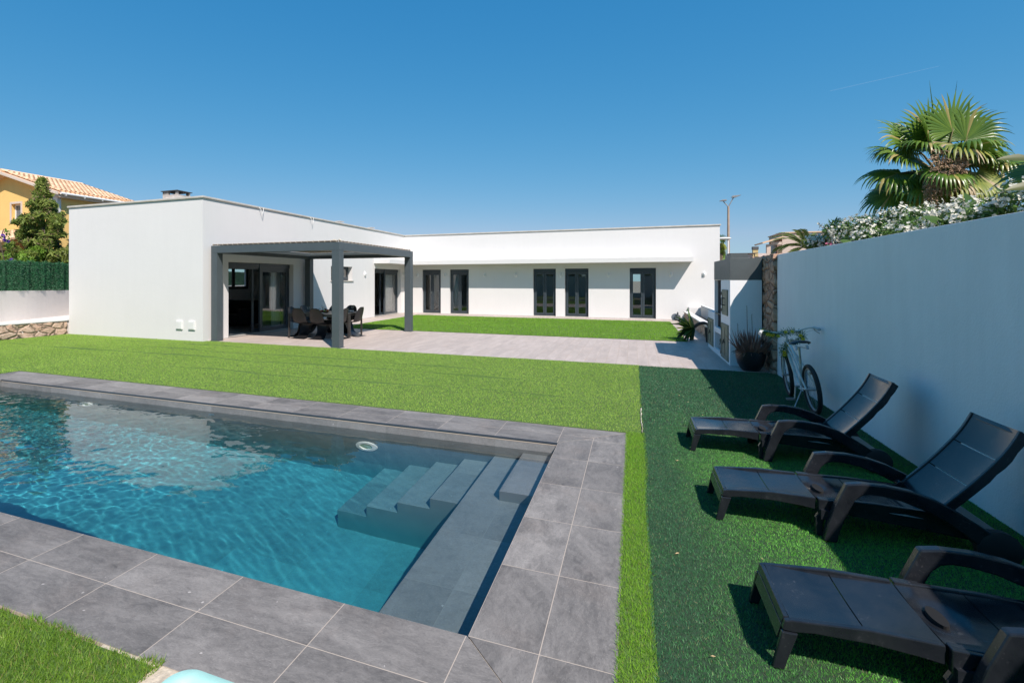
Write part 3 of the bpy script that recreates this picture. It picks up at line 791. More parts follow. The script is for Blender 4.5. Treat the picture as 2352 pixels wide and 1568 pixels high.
proto = None
CH = [(-9.04,12.69,90,'black moulded S chair with its back to the lawn, left of the front two'), (-8.44,12.69,90,'black moulded S chair with its back to the lawn, right of the front two'),
      (-9.45,13.03,0,'black moulded S chair at the left table end, nearer the lawn'), (-9.52,13.75,0,'black moulded S chair at the left table end, nearer the back post'),
      (-7.98,12.98,180,'black moulded S chair at the right table end, half hidden by the front post'), (-7.88,13.72,180,'black moulded S chair at the right table end, fully in view'),
      (-9.05,14.28,-90,'black moulded S chair on the far table side facing the camera, left one'), (-8.45,14.30,-90,'black moulded S chair on the far table side facing the camera, right one')]
for (x, y, rz, lb) in CH:
    if proto is None:
        proto = thing('moulded_chair', lb, 'chair', (x,y,.004), 'black S shaped chairs around the dining tables', R(rz)); proto.scale = (1.04, 1.08, 1.0)
        o = chair_mesh().build('seat_shell', PANT, proto, 75, world=False)
        s = o.modifiers.new('thick','SOLIDIFY'); s.thickness = .011; s.offset = 0
        s = o.modifiers.new('sub','SUBSURF'); s.levels = 1; s.render_levels = 2
    else: dup(proto, (x,y,.004), R(rz), lb)
def wineglass(x, y, lb, s=1):
    m = MB(); m.lathe([(.034*s,0),(.03*s,.004),(.005*s,.010),(.004*s,.075*s),(.012*s,.088*s),(.032*s,.11*s),(.036*s,.135*s),(.031*s,.175*s),(.0285*s,.175*s),(.033*s,.135*s),(.029*s,.112*s),(.001,.092*s)], (x,y,.7205), 18)
    tag(m.build('wine_glass', CLEAR, None, 50), lb, 'glass', 'wine glasses on the dining tables')
def tumbler(x, y, lb):
    m = MB(); m.lathe([(.001,0),(.028,0),(.033,.09),(.031,.09),(.026,.008),(.001,.008)], (x,y,.7205), 18)
    tag(m.build('tumbler', CLEAR, None, 40), lb, 'glass', 'water tumblers on the dining tables')
wineglass(-8.97,12.90,'clear wine glass nearest the left front chair back',1.08)
wineglass(-9.05,13.75,'clear wine glass behind the fruit, left of it',1.08)
wineglass(-8.55,13.05,'clear wine glass just in front of the fruit bowl',1.08)
wineglass(-8.75,13.85,'clear wine glass directly behind the fruit bowl',1.08)
wineglass(-8.02,13.85,'clear wine glass at the right end beside the pergola post',1.08)
tumbler(-8.62,12.80,'low water tumbler in front of the fruit bowl'); tumbler(-9.22,13.85,'low water tumbler at the back left of the table'); tumbler(-8.02,13.62,'low water tumbler with bluish napkin at the right end'); tumbler(-9.12,12.95,'low water tumbler above the left front chair back')
PLATE = simple('grey_white_plate', (.62,.62,.60), .3, .05)
for (x, y, z, lb) in ((-9.25,13.6,.7205,'pale plate behind the left front chair'),(-8.12,13.86,.7205,'lower pale plate at the right end of the far table'),(-8.12,13.86,.738,'upper pale plate stacked at the right end of the far table'),(-9.12,12.78,.7205,'pale plate in front of the left front chair'),(-8.45,12.74,.7205,'pale plate in front of the right front chair')):
    m = MB(); m.lathe([(.001,0),(.07,0),(.125,.016),(.122,.020),(.07,.006),(.001,.006)], (x,y,z), 24); tag(m.build('plate', PLATE, None, 40), lb, 'plate', 'plates laid on the dining tables')
m = MB(); m.lathe([(.001,0),(.06,0),(.155,.028),(.150,.034),(.06,.008),(.001,.008)], (-8.72,13.40,.7205), 26); tag(m.build('fruit_dish', simple('wooden_dish', (.18,.10,.06), .4, .2), None, 40), 'shallow brown dish holding the fruit on the dining table', 'dish')
for (dx, dy, dz, r, c, nm, lb) in ((.105,-.02,.062,.040,(.75,.16,.01),'orange','bright orange fruit at the right of the dish'),(.02,-.06,.058,.036,(.45,.50,.06),'pear','yellow green fruit at the front of the dish'),(-.06,-.04,.060,.038,(.30,.05,.03),'apple','dark red apple at the front left of the dish'),(-.12,-.02,.056,.034,(.60,.15,.03),'peach','orange peach at the far left of the dish'),(.0,.03,.10,.036,(.16,.03,.04),'plum','dark purple fruit on top of the heap'),(.075,.04,.075,.037,(.35,.06,.04),'apple','red apple at the back right of the dish')):
    m = MB(); m.ball((-8.72+dx,13.40+dy,.7205+dz-.02), (r,r,r*.95), 12); m.tube([(-8.72+dx,13.40+dy,.7205+dz-.02+r*.9),(-8.715+dx,13.40+dy,.7205+dz-.02+r*1.2)], .0025, 5)
    tag(m.build(nm, simple('skin_'+lb.split()[0]+nm, c, .4, .25, 20), None, 60), lb, 'fruit', 'fruit heaped in the dish on the dining table')

# ------------------------------------------------------------ right boundary wall, stone wall, barbecue
t = thing('garden_wall', 'tall smooth white garden wall in shade behind the loungers', 'wall', (2.5, 4, 0))
m = MB(); m.box((2.396,-4,-.05),(2.62,10.88,2.155)); m.build('wall', WALLW, t, bevel=.006)
STONE = stone('reddish_rubble', ((.50,.24,.12),(.64,.40,.24),(.38,.22,.13)), (.22,.12,.07), 3.4, .9)
STONEL = stone('pinkish_rubble', ((.62,.33,.22),(.66,.49,.32),(.50,.36,.26)), (.26,.19,.14), 3.0, .8, (1,1,1.6))
def rough_wall(name, x0, x1, y0, y1, z0, z1, mat, amp, step, parent=None, seed=0, topamp=None):
    bm = bmesh.new()
    nx = max(1,int((x1-x0)/step)); ny = max(1,int((y1-y0)/step)); nz = max(1,int((z1-z0)/step))
    bmesh.ops.create_cube(bm, size=1)
    for v in bm.verts: v.co = Vector((x0 if v.co.x<0 else x1, y0 if v.co.y<0 else y1, z0 if v.co.z<0 else z1))
    def cut(ax, n, a, b):
        for i in range(1, n):
            co = [0,0,0]; no = [0,0,0]; co[ax] = a+(b-a)*i/n; no[ax] = 1
            bmesh.ops.bisect_plane(bm, geom=bm.verts[:]+bm.edges[:]+bm.faces[:], plane_co=co, plane_no=no)
    cut(0,nx,x0,x1); cut(1,ny,y0,y1); cut(2,nz,z0,z1)
    bm.normal_update()
    for v in bm.verts:
        p = Vector((v.co.x*2.6, v.co.y*2.6, v.co.z*4.2))+Vector((seed,seed,seed))
        d, _ = noise.voronoi(p, distance_metric='DISTANCE', exponent=2.5)
        k = min(.35, d[1]-d[0])/.35
        v.co += v.normal*(amp*(k-.45)+amp*.5*noise.noise(v.co*9))
    o0 = off_of(parent) if parent else Vector((0,0,0))
    for v in bm.verts: v.co -= o0
    me = bpy.data.meshes.new(name); bm.to_mesh(me); bm.free(); o = bpy.data.objects.new(name, me); C.objects.link(o); me.materials.append(mat)
    me.polygons.foreach_set('use_smooth', [True]*len(me.polygons)); me.set_sharp_from_angle(angle=R(60))
    if parent: o.parent = parent
    return o
t = thing('stone_wall', 'rough reddish brown rubble stone wall end beside the barbecue', 'wall', (2.45, 13, 0))
rough_wall('wall', 2.345, 2.62, 10.885, 15.4, 0, 2.17, STONE, .035, .05, t)
bq = thing('barbecue', 'white built in barbecue with grey hood and small cupboard doors', 'barbecue', (2.05, 13, 0))
X0, X1 = 1.779, 2.318
m = MB()
wall_x(m, X0, X0+.06, 11.67, 13.80, 0.004, 1.70, [(11.90,12.60,.97,1.50),(11.82,12.70,.05,.79),(12.83,13.76,.115,.50),(12.83,13.76,.62,1.699)])
m.box((X0+.06,11.67,.004),(X1,11.72,1.70)); m.box((X0+.06,12.78,.004),(X1,12.83,1.70)); m.box((X0+.06,13.76,.004),(X1,13.80,1.70)); m.box((X0+.06,12.83,.51),(X1,13.76,.60)); m.box((X0+.06,11.72,.83),(X1,12.78,.87))
m.build('body', WALLW, bq)
m = MB(); m.box((X1-.03,12.83,.60),(X1-.005,13.76,1.70)); m.box((X0+.07,12.832,.602),(X1-.03,12.84,1.69)); m.box((X0+.07,13.75,.602),(X1-.03,13.758,1.69)); m.box((X0+.06,12.84,.6),(X1-.03,13.75,.606)); m.build('firebrick_lining', simple('sooty_grey_lining', (.13,.11,.11), .9, .25, 6, .2, 30), bq)
m = MB(); m.tube([(X0+.03,12.83,.93),(X0+.03,13.76,.93)], .016, 8); m.build('grill_rail', BLACKP, bq)
m = MB(); m.box((X0-.006,11.664,1.702),(X1,13.806,2.13)); hd = m.build('hood', HOOD, bq, bevel=.004)
m = MB(); m.box((1.985,13.0,2.132),(2.318,13.70,2.27)); m.build('flue_box', HOOD, hd, bevel=.004)
m = MB(); m.box((2.0,13.2,2.285),(2.55,13.75,2.298)); m.tube([(2.50,13.3,2.13),(2.50,13.3,2.285)], .008, 6); m.build('rain_cap', simple('thin_dark_sheet', (.10,.10,.10), .5), hd)
CUP = simple('olive_grey_cupboard', (.200,.205,.150), .6, .18, 4, .2, 30, kind='pos')
IRON = simple('black_iron', (.02,.02,.02), .5)
def cupboard(y0, y1, z0, z1, panels=1, handles=(), nm='door'):
    m = MB(); m.box((X0-.012,y0,z0),(X0+.016,y1,z1)); d = m.build(nm, CUP, bq, bevel=.003)
    m = MB()
    for r in frame_rects(y0+.01,y1-.01,z0+.01,z1-.01,.07): m.box((X0-.022,r[0],r[2]),(X0-.013,r[1],r[3]))
    if panels > 1: m.box((X0-.021,(y0+y1)/2-.03,z0+.08),(X0-.013,(y0+y1)/2+.03,z1-.08))
    m.build('frame', CUP, d, bevel=.003)
    for (hy, hz, l) in handles:
        m = MB(); m.tube([(X0-.02,hy,hz),(X0-.07,hy,hz),(X0-.07,hy,hz+l),(X0-.02,hy,hz+l)], .010, 6); m.build('handle', IRON, d)
    m = MB()
    if not handles: m.box((X0-.035,(y0+y1)/2-.05,(z0+z1)/2-.02),(X0-.021,(y0+y1)/2+.05,(z0+z1)/2+.005)); m.tube([(X0-.05,(y0+y1)/2,(z0+z1)/2-.05),(X0-.03,(y0+y1)/2,(z0+z1)/2+.05)], .009, 6)
    if not handles: m.build('handle', IRON, d)
    for zz in (z0+.06, z1-.12):
        m = MB(); m.box((X0-.03,y1-.015,zz),(X0-.012,y1+.03,zz+.07)); m.build('hinge', IRON, d)
cupboard(11.90,12.60,.97,1.50,1,((12.18,1.18,.14),(12.34,1.18,.14)))
cupboard(11.82,12.70,.05,.79,2)
# lower counter unit on the far side
m = MB(); wall_x(m, X0, X0+.06, 13.803, 14.90, .004, .93, [(13.93,14.83,.10,.76)]); m.box((X0+.06,14.85,.004),(X1,14.90,.93)); m.box((X0+.06,13.803,.90),(X1,14.85,.93)); m.build('counter', WALLW, bq)
cupboard(13.93,14.83,.10,.76,2)
# geranium in the lower niche
GER = leafmat('geranium_leaf', (.03,.07,.02), (.07,.13,.03), .6, .1)
t = thing('geranium', 'potted red geranium in the lower opening of the barbecue', 'plant', (1.90,13.05,.12))
m = MB(); m.lathe([(.001,0),(.05,0),(.07,.12),(.06,.12),(.001,.10)], (1.90,13.05,.115), 16); m.build('pot', simple('grey_blue_pot', (.10,.13,.15), .5), t, 40)
def cloud_leaves(c, r, n, s, asp=1.6, ell=(1,1,1)):
    V = np.empty((n,4,3)); 
    d = rng.normal(size=(n,3)); d /= np.linalg.norm(d,axis=1)[:,None]
    p = np.array(c)+d*(np.array(r)*np.array(ell))*(rng.uniform(.15,1,(n,1))**.5)
    a = rng.normal(size=(n,3)); a /= np.linalg.norm(a,axis=1)[:,None]
    b = np.cross(a, rng.normal(size=(n,3))); b /= np.linalg.norm(b,axis=1)[:,None]
    ss = s*rng.uniform(.6,1.3,(n,1))
    V[:,0] = p-a*ss*asp; V[:,1] = p+b*ss*.5; V[:,2] = p+a*ss*asp; V[:,3] = p-b*ss*.5
    return V.reshape(-1,3)
def quads(V): return np.arange(len(V)).reshape(-1,4)
V = cloud_leaves((1.90,13.05,.30), .13, 260, .018); tri_mesh('foliage', V, quads(V), GER, t)
V = np.vstack([cloud_leaves(c, .045, 90, .012, 1) for c in ((1.86,13.0,.42),(1.92,13.18,.47),(1.84,13.12,.36),(1.86,12.93,.33))]); tri_mesh('blossom', V, quads(V), leafmat('crimson_petal', (.55,.01,.03), (.75,.02,.06), .6, .2), t)
# planter bed past the barbecue
t = thing('planter_bed', 'low planter wall of rubble stone with white ledge beyond the barbecue', 'planter', (2.1,19,0))
rough_wall('stone_face', 1.97, 2.06, 15.5, 23.9, 0, .36, STONEL, .02, .09, t, 5)
m = MB(); m.box((1.94,15.45,.362),(2.16,23.92,.40)); m.build('ledge', WHITE, t)
m = MB(); m.box((2.161,15.45,-.02),(2.58,23.9,.22)); m.build('soil', SOIL, t)
m = MB(); m.box((2.581,15.45,0),(2.70,23.9,.66)); m.box((2.16,23.901,0),(2.70,24.29,.56)); m.build('back_wall', WHITE, t)

# ------------------------------------------------------------ sun loungers
RESIN = None
def resin():
    M = NT('anthracite_resin'); v = M.pos('obj')
    f = M.noise(5, 5, .65, v, .5); f2 = M.noise(26, 4, .7, v, 2)
    c = M.mix(M.ramp(f, .35, .7), (.010,.012,.0155), (.021,.0235,.028))
    c = M.mix(M.math('MULTIPLY', M.ramp(f2, .60, .74), M.ramp(f, .42, .62)), c, (.085,.087,.09))
    M.col(c); M.rough(M.math('ADD', .12, M.math('MULTIPLY', M.ramp(f, .3, .7), .14)))
    M.p.inputs['Specular IOR Level'].default_value = .5
    M.bump(M.noise(90, 2, .5, v), .05, .001)
    return M.m
RESIN = resin()
def lounger(label, X, Y):
    t = thing('sun_lounger', label, 'sun lounger', (X, Y, .012), 'black resin sun loungers lined up by the garden wall')
    b = dict(world=False)
    W = .50
    # deck panels with narrow slits, slightly dished
    ups = [(.065,.332),(.337,.587),(.592,.842),(.847,1.022),(1.027,1.185)]
    def zt(x): return .217 + .028*min(1, x/.9) - (0.01 if x > 1.05 else 0)
    def panel(m, a, c, hole=None):
        nx, ny = 8, 14; vs = []; fs = []
        for i in range(nx+1):
            for j in range(ny+1):
                x = a+(c-a)*i/nx; y = .018+(W-.036)*j/ny; u = abs(2*j/ny-1)
                z = zt(x) - .007*(1-u**2.5) - (.010*math.exp(-((x-hole)/.055)**2-((y-W/2)/.10)**2)*3 if hole else 0)
                vs.append((x, y, z))
        for i in range(nx):
            for j in range(ny):
                fs.append((i*(ny+1)+j,(i+1)*(ny+1)+j,(i+1)*(ny+1)+j+1,i*(ny+1)+j+1))
        m.add(vs, fs)
    deck = None
    for k, (a, c) in enumerate(ups):
        m = MB(); panel(m, a, c, .66 if k == 2 else None); o = m.build('deck_panel', RESIN, t, 40, **b)
        s = o.modifiers.new('thick','SOLIDIFY'); s.thickness = .016; s.offset = -1; s = o.modifiers.new('split','EDGE_SPLIT'); s.split_angle = R(35)
    m = MB()     # hand hole in the middle panel, its shade painted as a black disc
    pts = [(.66+math.cos(q)*.028, W/2+math.sin(q)*.075) for q in [2*PI*i/20 for i in range(20)]]
    m.xy(pts, .203, .2285); m.build('hand_hole_shade', simple('hole_shadow_black', (.004,.004,.004), .9), t, **b)
    for s_, y0 in ((0, 0.0), (1, W-.03)):
        m = MB()   # front side rail with its top bead
        m.xz([(.035,.17),(.075,.168),(.15,.180),(.35,.186),(.50,.176),(.583,.165),(.583,.250-.007),(.33,.243),(.07,.219),(.045,.212)], y0, y0+.03); m.build('side_rail', RESIN, t, bevel=.005, **b)
        m = MB()
        m.xz([(.592,.165),(.62,.16),(.80,.150),(1.1,.128),(1.25,.115),(1.40,.10),(1.46,.12),(1.43,.17),(1.2,.243),(.9,.252),(.592,.244)], y0, y0+.03); o = m.build('side_rail', RESIN, t, bevel=.005, **b)
        ys = (-.006) if not s_ else W-.020
        m = MB()   # front leg
        m.xz([(.032,.166),(-.004,.0),(.040,.0),(.092,.168)], ys, ys+.026); m.build('leg', RESIN, t, bevel=.005, **b)
        m = MB()   # middle leg
        yl = -.02 if not s_ else W-.012
        m.xz([(.592,.244),(.592,.150),(.575,.118),(.578,0),(.625,0),(.615,.08),(.64,.16),(.70,.243)], yl, yl+.032); m.build('leg', RESIN, t, bevel=.005, **b)
        ya = -.095 if not s_ else W+.040
        m = MB()   # arm: post, arch and run down to the wheel
        top = [(.600,0),(.618,.10),(.660,.235),(.722,.385),(.80,.400),(.92,.403),(1.04,.388),(1.16,.352),(1.27,.298),(1.37,.232),(1.46,.168),(1.52,.130)]
        bot = [(1.50,.05),(1.40,.085),(1.35,.120),(1.29,.172),(1.20,.232),(1.10,.282),(1.00,.318),(.90,.334),(.84,.334),(.80,.322),(.765,.285),(.72,.175),(.685,.07),(.672,0)]
        m.xz(top+bot, ya, ya+.055); o = m.build('arm', RESIN, t, bevel=.009, **b)
        y1, y2 = (ya+.054, .0) if not s_ else (W, ya+.001)
        for q_ in ((.60,.66,.12,.18),(1.36,1.44,.10,.15)):
            m = MB(); m.box((q_[0],y1,q_[2]),(q_[1],y2,q_[3])); m.build('arm_bracket', RESIN, o, **b)
        mm = Matrix.Rotation(R(90), 4, 'X'); yw = ya-.002 if not s_ else ya+.06
        m = MB(); m.lathe([(1e-4,-.006),(.03,-.006),(.034,0),(.085,.0),(.105,.008),(.105,.05),(.085,.058),(1e-4,.058)], (1.455,yw+.055,.105), 28, mm); m.build('wheel', simple('wheel_black', (.012,.012,.013), .55, .1), t, 40, **b)
        m = MB(); yk = .03 if not s_ else W-.075
        m.tube([(1.19,yk,.262),(1.19,yk+.045,.262)], .021, 14); m.build('pivot_knob', RESIN, t, 40, bevel=.004, **b)
    m = MB()      # foot end apron with its long slot
    m.xz([(.020,.118),(.040,.118),(.060,.178),(.036,.178)],.0305,W-.0305); m.box((.038,.0305,.1785),(.060,.09,.1865)); m.box((.038,W-.09,.1785),(.060,W-.0305,.1865)); m.box((.040,.0905,.1785),(.044,W-.0905,.1865)); m.xz([(.036,.187),(.064,.187),(.064,.2165),(.046,.2165)],.0305,W-.0305)
    m.build('foot_apron', RESIN, t, bevel=.004, **b)
    m = MB(); m.box((1.30,.0305,.135),(1.50,W-.0305,.175)); m.box((1.18,.0305,.13),(1.2995,W-.0305,.15)); m.build('tail_frame', RESIN, t, bevel=.006, **b)
    m = MB(); m.xz([(.97,.205),(1.05,.209),(1.14,.198),(1.05,.200)], -.0035, .002); m.build('side_trim', simple('bright_trim', (.35,.38,.40), .3, .02), t, **b)
    # reclined back, three panels
    p0 = Vector((1.20, 0, .236)); p1 = Vector((1.615, 0, .775)); L = (p1-p0).length; u = (p1-p0).normalized(); nn = Vector((-u.z, 0, u.x))
    mm = Matrix(((u.x,0,nn.x,p0.x),(0,1,0,0),(u.z,0,nn.z,p0.z),(0,0,0,1)))
    def bend(x): return .018*math.sin(PI*x/L) - .02*max(0,(x-L*.7)/(L*.3))**2
    back = None
    for a, c in ((.02,.245),(.252,.465),(.472,L)):
        nx, ny = 8, 14; vs = []; fs = []
        for i in range(nx+1):
            for j in range(ny+1):
                x = a+(c-a)*i/nx; y = .016+(W-.032)*j/ny; uu = abs(2*j/ny-1)
                vs.append(mm @ Vector((x, y, -bend(x) + .004 - .012*(1-uu**2.2))))
        for i in range(nx):
            for j in range(ny): fs.append((i*(ny+1)+j,(i+1)*(ny+1)+j,(i+1)*(ny+1)+j+1,i*(ny+1)+j+1))
        m = MB(); m.add(vs, fs); o = m.build('backrest_panel', RESIN, t, 40, **b); s = o.modifiers.new('thick','SOLIDIFY'); s.thickness = .016; s.offset = -1; s = o.modifiers.new('split','EDGE_SPLIT'); s.split_angle = R(35)
    for y0 in (0.0, W-.028):
        vs = []; n = 12
        ptsT = [(x, -bend(x)+.010) for x in [L*i/n for i in range(n+1)]]; ptsB = [(x, -bend(x)-.042-(.004*math.sin(x*75) if x>.3 else 0)) for x in [L*i/n for i in range(n+1)]][::-1]
        m = MB(); poly = ptsT+ptsB
        P = [mm @ Vector((x,0,z)) for x, z in poly]
        m.xz([(p.x,p.z) for p in P], y0, y0+.028); m.build('backrest_rail', RESIN, t, bevel=.006, **b)
    q0 = mm @ Vector((L-.004,0,-bend(L)+.006)); 
    m = MB(); P = [mm @ Vector((x,0,z)) for x, z in ((L-.03,-.008-bend(L)),(L,-.006-bend(L)),(L,-.05-bend(L)),(L-.02,-.05-bend(L)))]
    m.xz([(p.x,p.z) for p in P], .0285, W-.0285); m.build('top_lip', RESIN, t, bevel=.004, **b)
    return t
LX = .545
l1 = lounger('black resin sun lounger nearest the bicycle, farthest of the three', LX-.02, 5.70)
dup(l1, (LX, 4.13, .012), 0, 'middle black resin sun lounger of the row of three')
dup(l1, (LX+.022, 2.645, .012), 0, 'nearest black resin sun lounger, its head cut off by the picture edge')

# ------------------------------------------------------------ bicycle with a flower garland
BW = simple('worn_white_bike_paint', (.56,.58,.56), .4, .18, 14, .15, 60)
BT = simple('black_tyre_rubber', (.014,.014,.015), .75, .2, 30, .4, 120)
STL = simple('bike_steel', (.45,.46,.47), .35, .2, 20, metal=.8)
t = thing('bicycle', 'old white beach cruiser bicycle leaning by the garden wall', 'bicycle', (2.112, 7.755, .022))
t.rotation_euler = (0, R(-6.5), 0)
WB, WR = 1.10, .312
b = dict(world=False)
def wheel(y0, steer=0):
    mm = Matrix.Translation((0,y0,WR)) @ Matrix.Rotation(steer, 4, 'Z') @ Matrix.Rotation(R(90), 4, 'Y')
    def ring(rmaj, rmin, n=44, k=10, sq=1.0):
        m = MB(); vs = []; fs = []
        for i in range(n):
            q = 2*PI*i/n
            for j in range(k):
                p = 2*PI*j/k; r = rmaj+rmin*sq*math.cos(p); vs.append(mm @ Vector((r*math.cos(q), r*math.sin(q), rmin*math.sin(p))))
        for i in range(n):
            for j in range(k): fs.append((i*k+j, ((i+1)%n)*k+j, ((i+1)%n)*k+(j+1)%k, i*k+(j+1)%k))
        m.add(vs, fs); return m
    o = ring(WR-.025, .026).build('wheel', BT, t, 60, **b)
    ring(WR-.055, .011, sq=1.3).build('rim', simple('rim_grey', (.30,.31,.32), .4, .1, metal=.5), o, 60, **b)
    m = MB()
    for i in range(32):
        q = 2*PI*i/32; q2 = q + (.5 if i % 2 else -.5); s_ = .03 if (i//2) % 2 else -.03
        m.tube([mm @ Vector((.022*math.cos(q2),.022*math.sin(q2),s_)), mm @ Vector(((WR-.06)*math.cos(q),(WR-.06)*math.sin(q),0))], .0013, 3, False)
    m.build('spokes', STL, o, **b)
    m = MB(); m.tube([mm @ Vector((0,0,-.05)), mm @ Vector((0,0,.05))], .018, 10); m.tube([mm @ Vector((0,0,-.075)), mm @ Vector((0,0,.075))], .006, 8); m.build('hub', STL, o, 60, **b)
wheel(0); wheel(WB, R(-4))
def V3(s_, z, x=0): return Vector((x, s_, z))
BB = V3(.47,.265); ST = V3(.335,.64); HT = V3(.885,.80); HL = V3(.935,.655)
def bez(*p):
    out = []
    for i in range(13):
        q = [Vector(a) for a in p]; u = i/12
        while len(q) > 1: q = [q[k].lerp(q[k+1], u) for k in range(len(q)-1)]
        out.append(q[0])
    return out
m = MB()
m.tube([BB, ST], .0165, 10); m.tube([HL-V3(0,.01), HT+V3(0,.01)], .022, 12)
m.tube(bez(HL+V3(0,.02), V3(.80,.58), V3(.62,.25), BB), .021, 10)
m.tube(bez(HT, V3(.68,.79), V3(.50,.60), V3(.375,.545)), .0165, 10)
for sx in (-1, 1):
    m.tube(bez(HT-V3(0,.06), V3(.68,.72,.03*sx), V3(.42,.62,.035*sx), V3(.28,.46,.045*sx), V3(.08,.36,.06*sx), V3(0,WR,.06*sx)), .0105, 8)
    m.tube(bez(BB, V3(.35,.28,.04*sx), V3(.2,.29,.06*sx), V3(0,WR,.06*sx)), .0105, 8)
m.build('frame', BW, t, 60, **b)
m = MB()
for sx in (-1, 1): m.tube(bez(HL-V3(0,.0), V3(.95,.66,.055*sx), V3(1.0,.60,.06*sx), V3(1.03,.42,.055*sx), V3(WB,WR,.052*sx)), .0125, 8)
m.tube([HL-V3(0,.02,.0), HL], .02, 8); m.build('fork', BW, t, 60, **b)
m = MB(); m.tube([HT, V3(.865,.925)], .013, 10); m.tube([V3(.865,.925), V3(.90,.935)], .014, 10); m.build('stem', BW, t, 60, **b)
hb = m = MB(); m.tube(bez(V3(.90,.935), V3(.90,.935,-.20), V3(.88,1.02,-.26), V3(.74,.985,-.335)) , .0115, 10); m.tube(bez(V3(.90,.935), V3(.90,.935,.20), V3(.88,1.02,.26), V3(.74,.985,.335)), .0115, 10)
hbar = m.build('handlebar', BW, t, 60, **b)
for sx in (-1, 1):
    a = V3(.80,.993,.315*sx); c = V3(.70,.972,.35*sx); m = MB(); m.tube([a, c], [.019,.021], 12); m.build('grip', simple('white_grip', (.5,.5,.49), .6, .1), hbar, 50, **b)
    m = MB(); m.tube([V3(.81,.985,.31*sx), V3(.79,.955,.32*sx), V3(.71,.92,.345*sx)], .007, 6); m.build('brake_lever', STL, hbar, 50, **b)
    m = MB(); m.tube(bez(V3(.80,.96,.30*sx), V3(.98,.92,.22*sx), V3(1.0,.80,.08*sx), V3(.95,.68,.02*sx)), .003, 5); m.build('brake_cable', BW, hbar, 60, **b)
m = MB(); m.tube([ST-V3(0,.05,0), V3(.315,.80)], .0125, 10); m.build('seat_post', STL, t, 60, **b)
m = MB(); vs = []; prof = [(.17,.062,.0),(.20,.095,.012),(.26,.115,.016),(.33,.10,.008),(.40,.055,.0),(.47,.030,.004),(.505,.018,-.004)]
for (s_, wd, dz) in prof:
    for j in range(13):
        q = PI*j/12; vs.append(V3(s_, .835+dz+math.sin(q)*.028+(.012 if s_<.22 else 0), math.cos(q)*wd))
fs = [(i*13+j, i*13+j+1, (i+1)*13+j+1, (i+1)*13+j) for i in range(len(prof)-1) for j in range(12)]
m.add(vs, fs); o = m.build('saddle', simple('black_saddle_vinyl', (.012,.012,.013), .35, .1), t, 70, **b); s_ = o.modifiers.new('th','SOLIDIFY'); s_.thickness = .018; s_ = o.modifiers.new('su','SUBSURF'); s_.levels = 1; s_.render_levels = 2
m = MB()
for sx in (-1, 1): m.tube([V3(.19,.79,.06*sx), V3(.21,.835,.06*sx)], .016, 10)
m.tube([V3(.20,.80,-.05),V3(.34,.80,-.02),V3(.34,.80,.02),V3(.20,.80,.05)], .005, 6); m.build('saddle_spring', STL, o, 60, **b)
m = MB(); m.tube([BB+V3(0,0,-.06), BB+V3(0,0,.06)], .019, 12); m.tube([BB+V3(0,0,-.065), V3(.445,.105,-.095)], .0085, 8); m.tube([BB+V3(0,0,.065), V3(.495,.425,.09)], .0085, 8); ck = m.build('crank', STL, t, 60, **b)
for (c, sx) in ((V3(.445,.105,-.145), -1), (V3(.495,.425,.135), 1)):
    m = MB(); m.box((c.x-.045,c.y-.035,c.z-.011),(c.x+.045,c.y-.022,c.z+.011)); m.box((c.x-.045,c.y+.022,c.z-.011),(c.x+.045,c.y+.035,c.z+.011)); m.box((c.x-.045,c.y-.0215,c.z-.011),(c.x-.035,c.y+.0215,c.z+.011)); m.box((c.x+.035,c.y-.0215,c.z-.011),(c.x+.045,c.y+.0215,c.z+.011)); m.box((c.x-.034,c.y-.012,c.z-.006),(c.x+.034,c.y+.012,c.z+.006)); m.build('pedal', simple('pedal_grey_red', (.30,.22,.20), .5, .2), ck, **b)
m = MB(); m.lathe([(.075,-.002),(.092,-.002),(.092,.002),(.075,.002)], BB+V3(0,0,.052), 28, Matrix.Rotation(R(90),4,'Y')); 
for i in range(5): q = 2*PI*i/5; m.tube([BB+V3(0,0,.052), BB+Vector((.052, math.cos(q)*.08, math.sin(q)*.08))], .004, 5)
m.build('chainring', STL, ck, 50, **b)
m = MB(); m.tube([V3(.33,.25,-.03), V3(.19,.022,-.18)], .0065, 8); m.tube([V3(.19,.022,-.18), V3(.165,.018,-.185)], .009, 8); m.build('kickstand', STL, t, 60, **b)
t_b = t
# garland: stem, leaves, yellow daisies, lying on the bars (own thing)
t = thing('flower_garland', 'green artificial garland with yellow daisies wound round the bicycle handlebar', 'garland', (2.02, 8.65, .95))
Rb = Matrix.Translation(t_b.location) @ Matrix.Rotation(R(-6.5), 4, 'Y')
path = [Rb @ p for p in (V3(.80,.985,-.30), V3(.86,.95,-.22), V3(.90,.90,-.14), V3(.90,.93,-.05), V3(.90,.95,.04), V3(.88,.93,.16), V3(.86,.86,.20), V3(.88,.80,.12), V3(.88,.80,.02), V3(.90,.74,-.05), V3(.90,.66,-.06), V3(.93,.62,-.03), V3(.95,.68,.03))]
m = MB(); m.tube(path, .003, 5); m.build('vine', simple('vine_green', (.03,.08,.02), .6), t)
Vs = []
for k in range(1900):
    i = random.randrange(len(path)-1); p = path[i].lerp(path[i+1], random.random())
    d = Vector((random.gauss(0,1),random.gauss(0,1),random.gauss(0,1))).normalized(); c = p + d*random.uniform(0,.045)
    q = d.cross(Vector((random.gauss(0,1),random.gauss(0,1),random.gauss(0,1)))).normalized(); l = random.uniform(.02,.042)
    Vs += [c, c+d*l*.5+q*.0036, c+d*l, c+d*l*.5-q*.0036]
V = np.array([tuple(v) for v in Vs]); tri_mesh('foliage', V, quads(V), leafmat('garland_leaf', (.02,.10,.012), (.05,.20,.03), .5, .15), t)
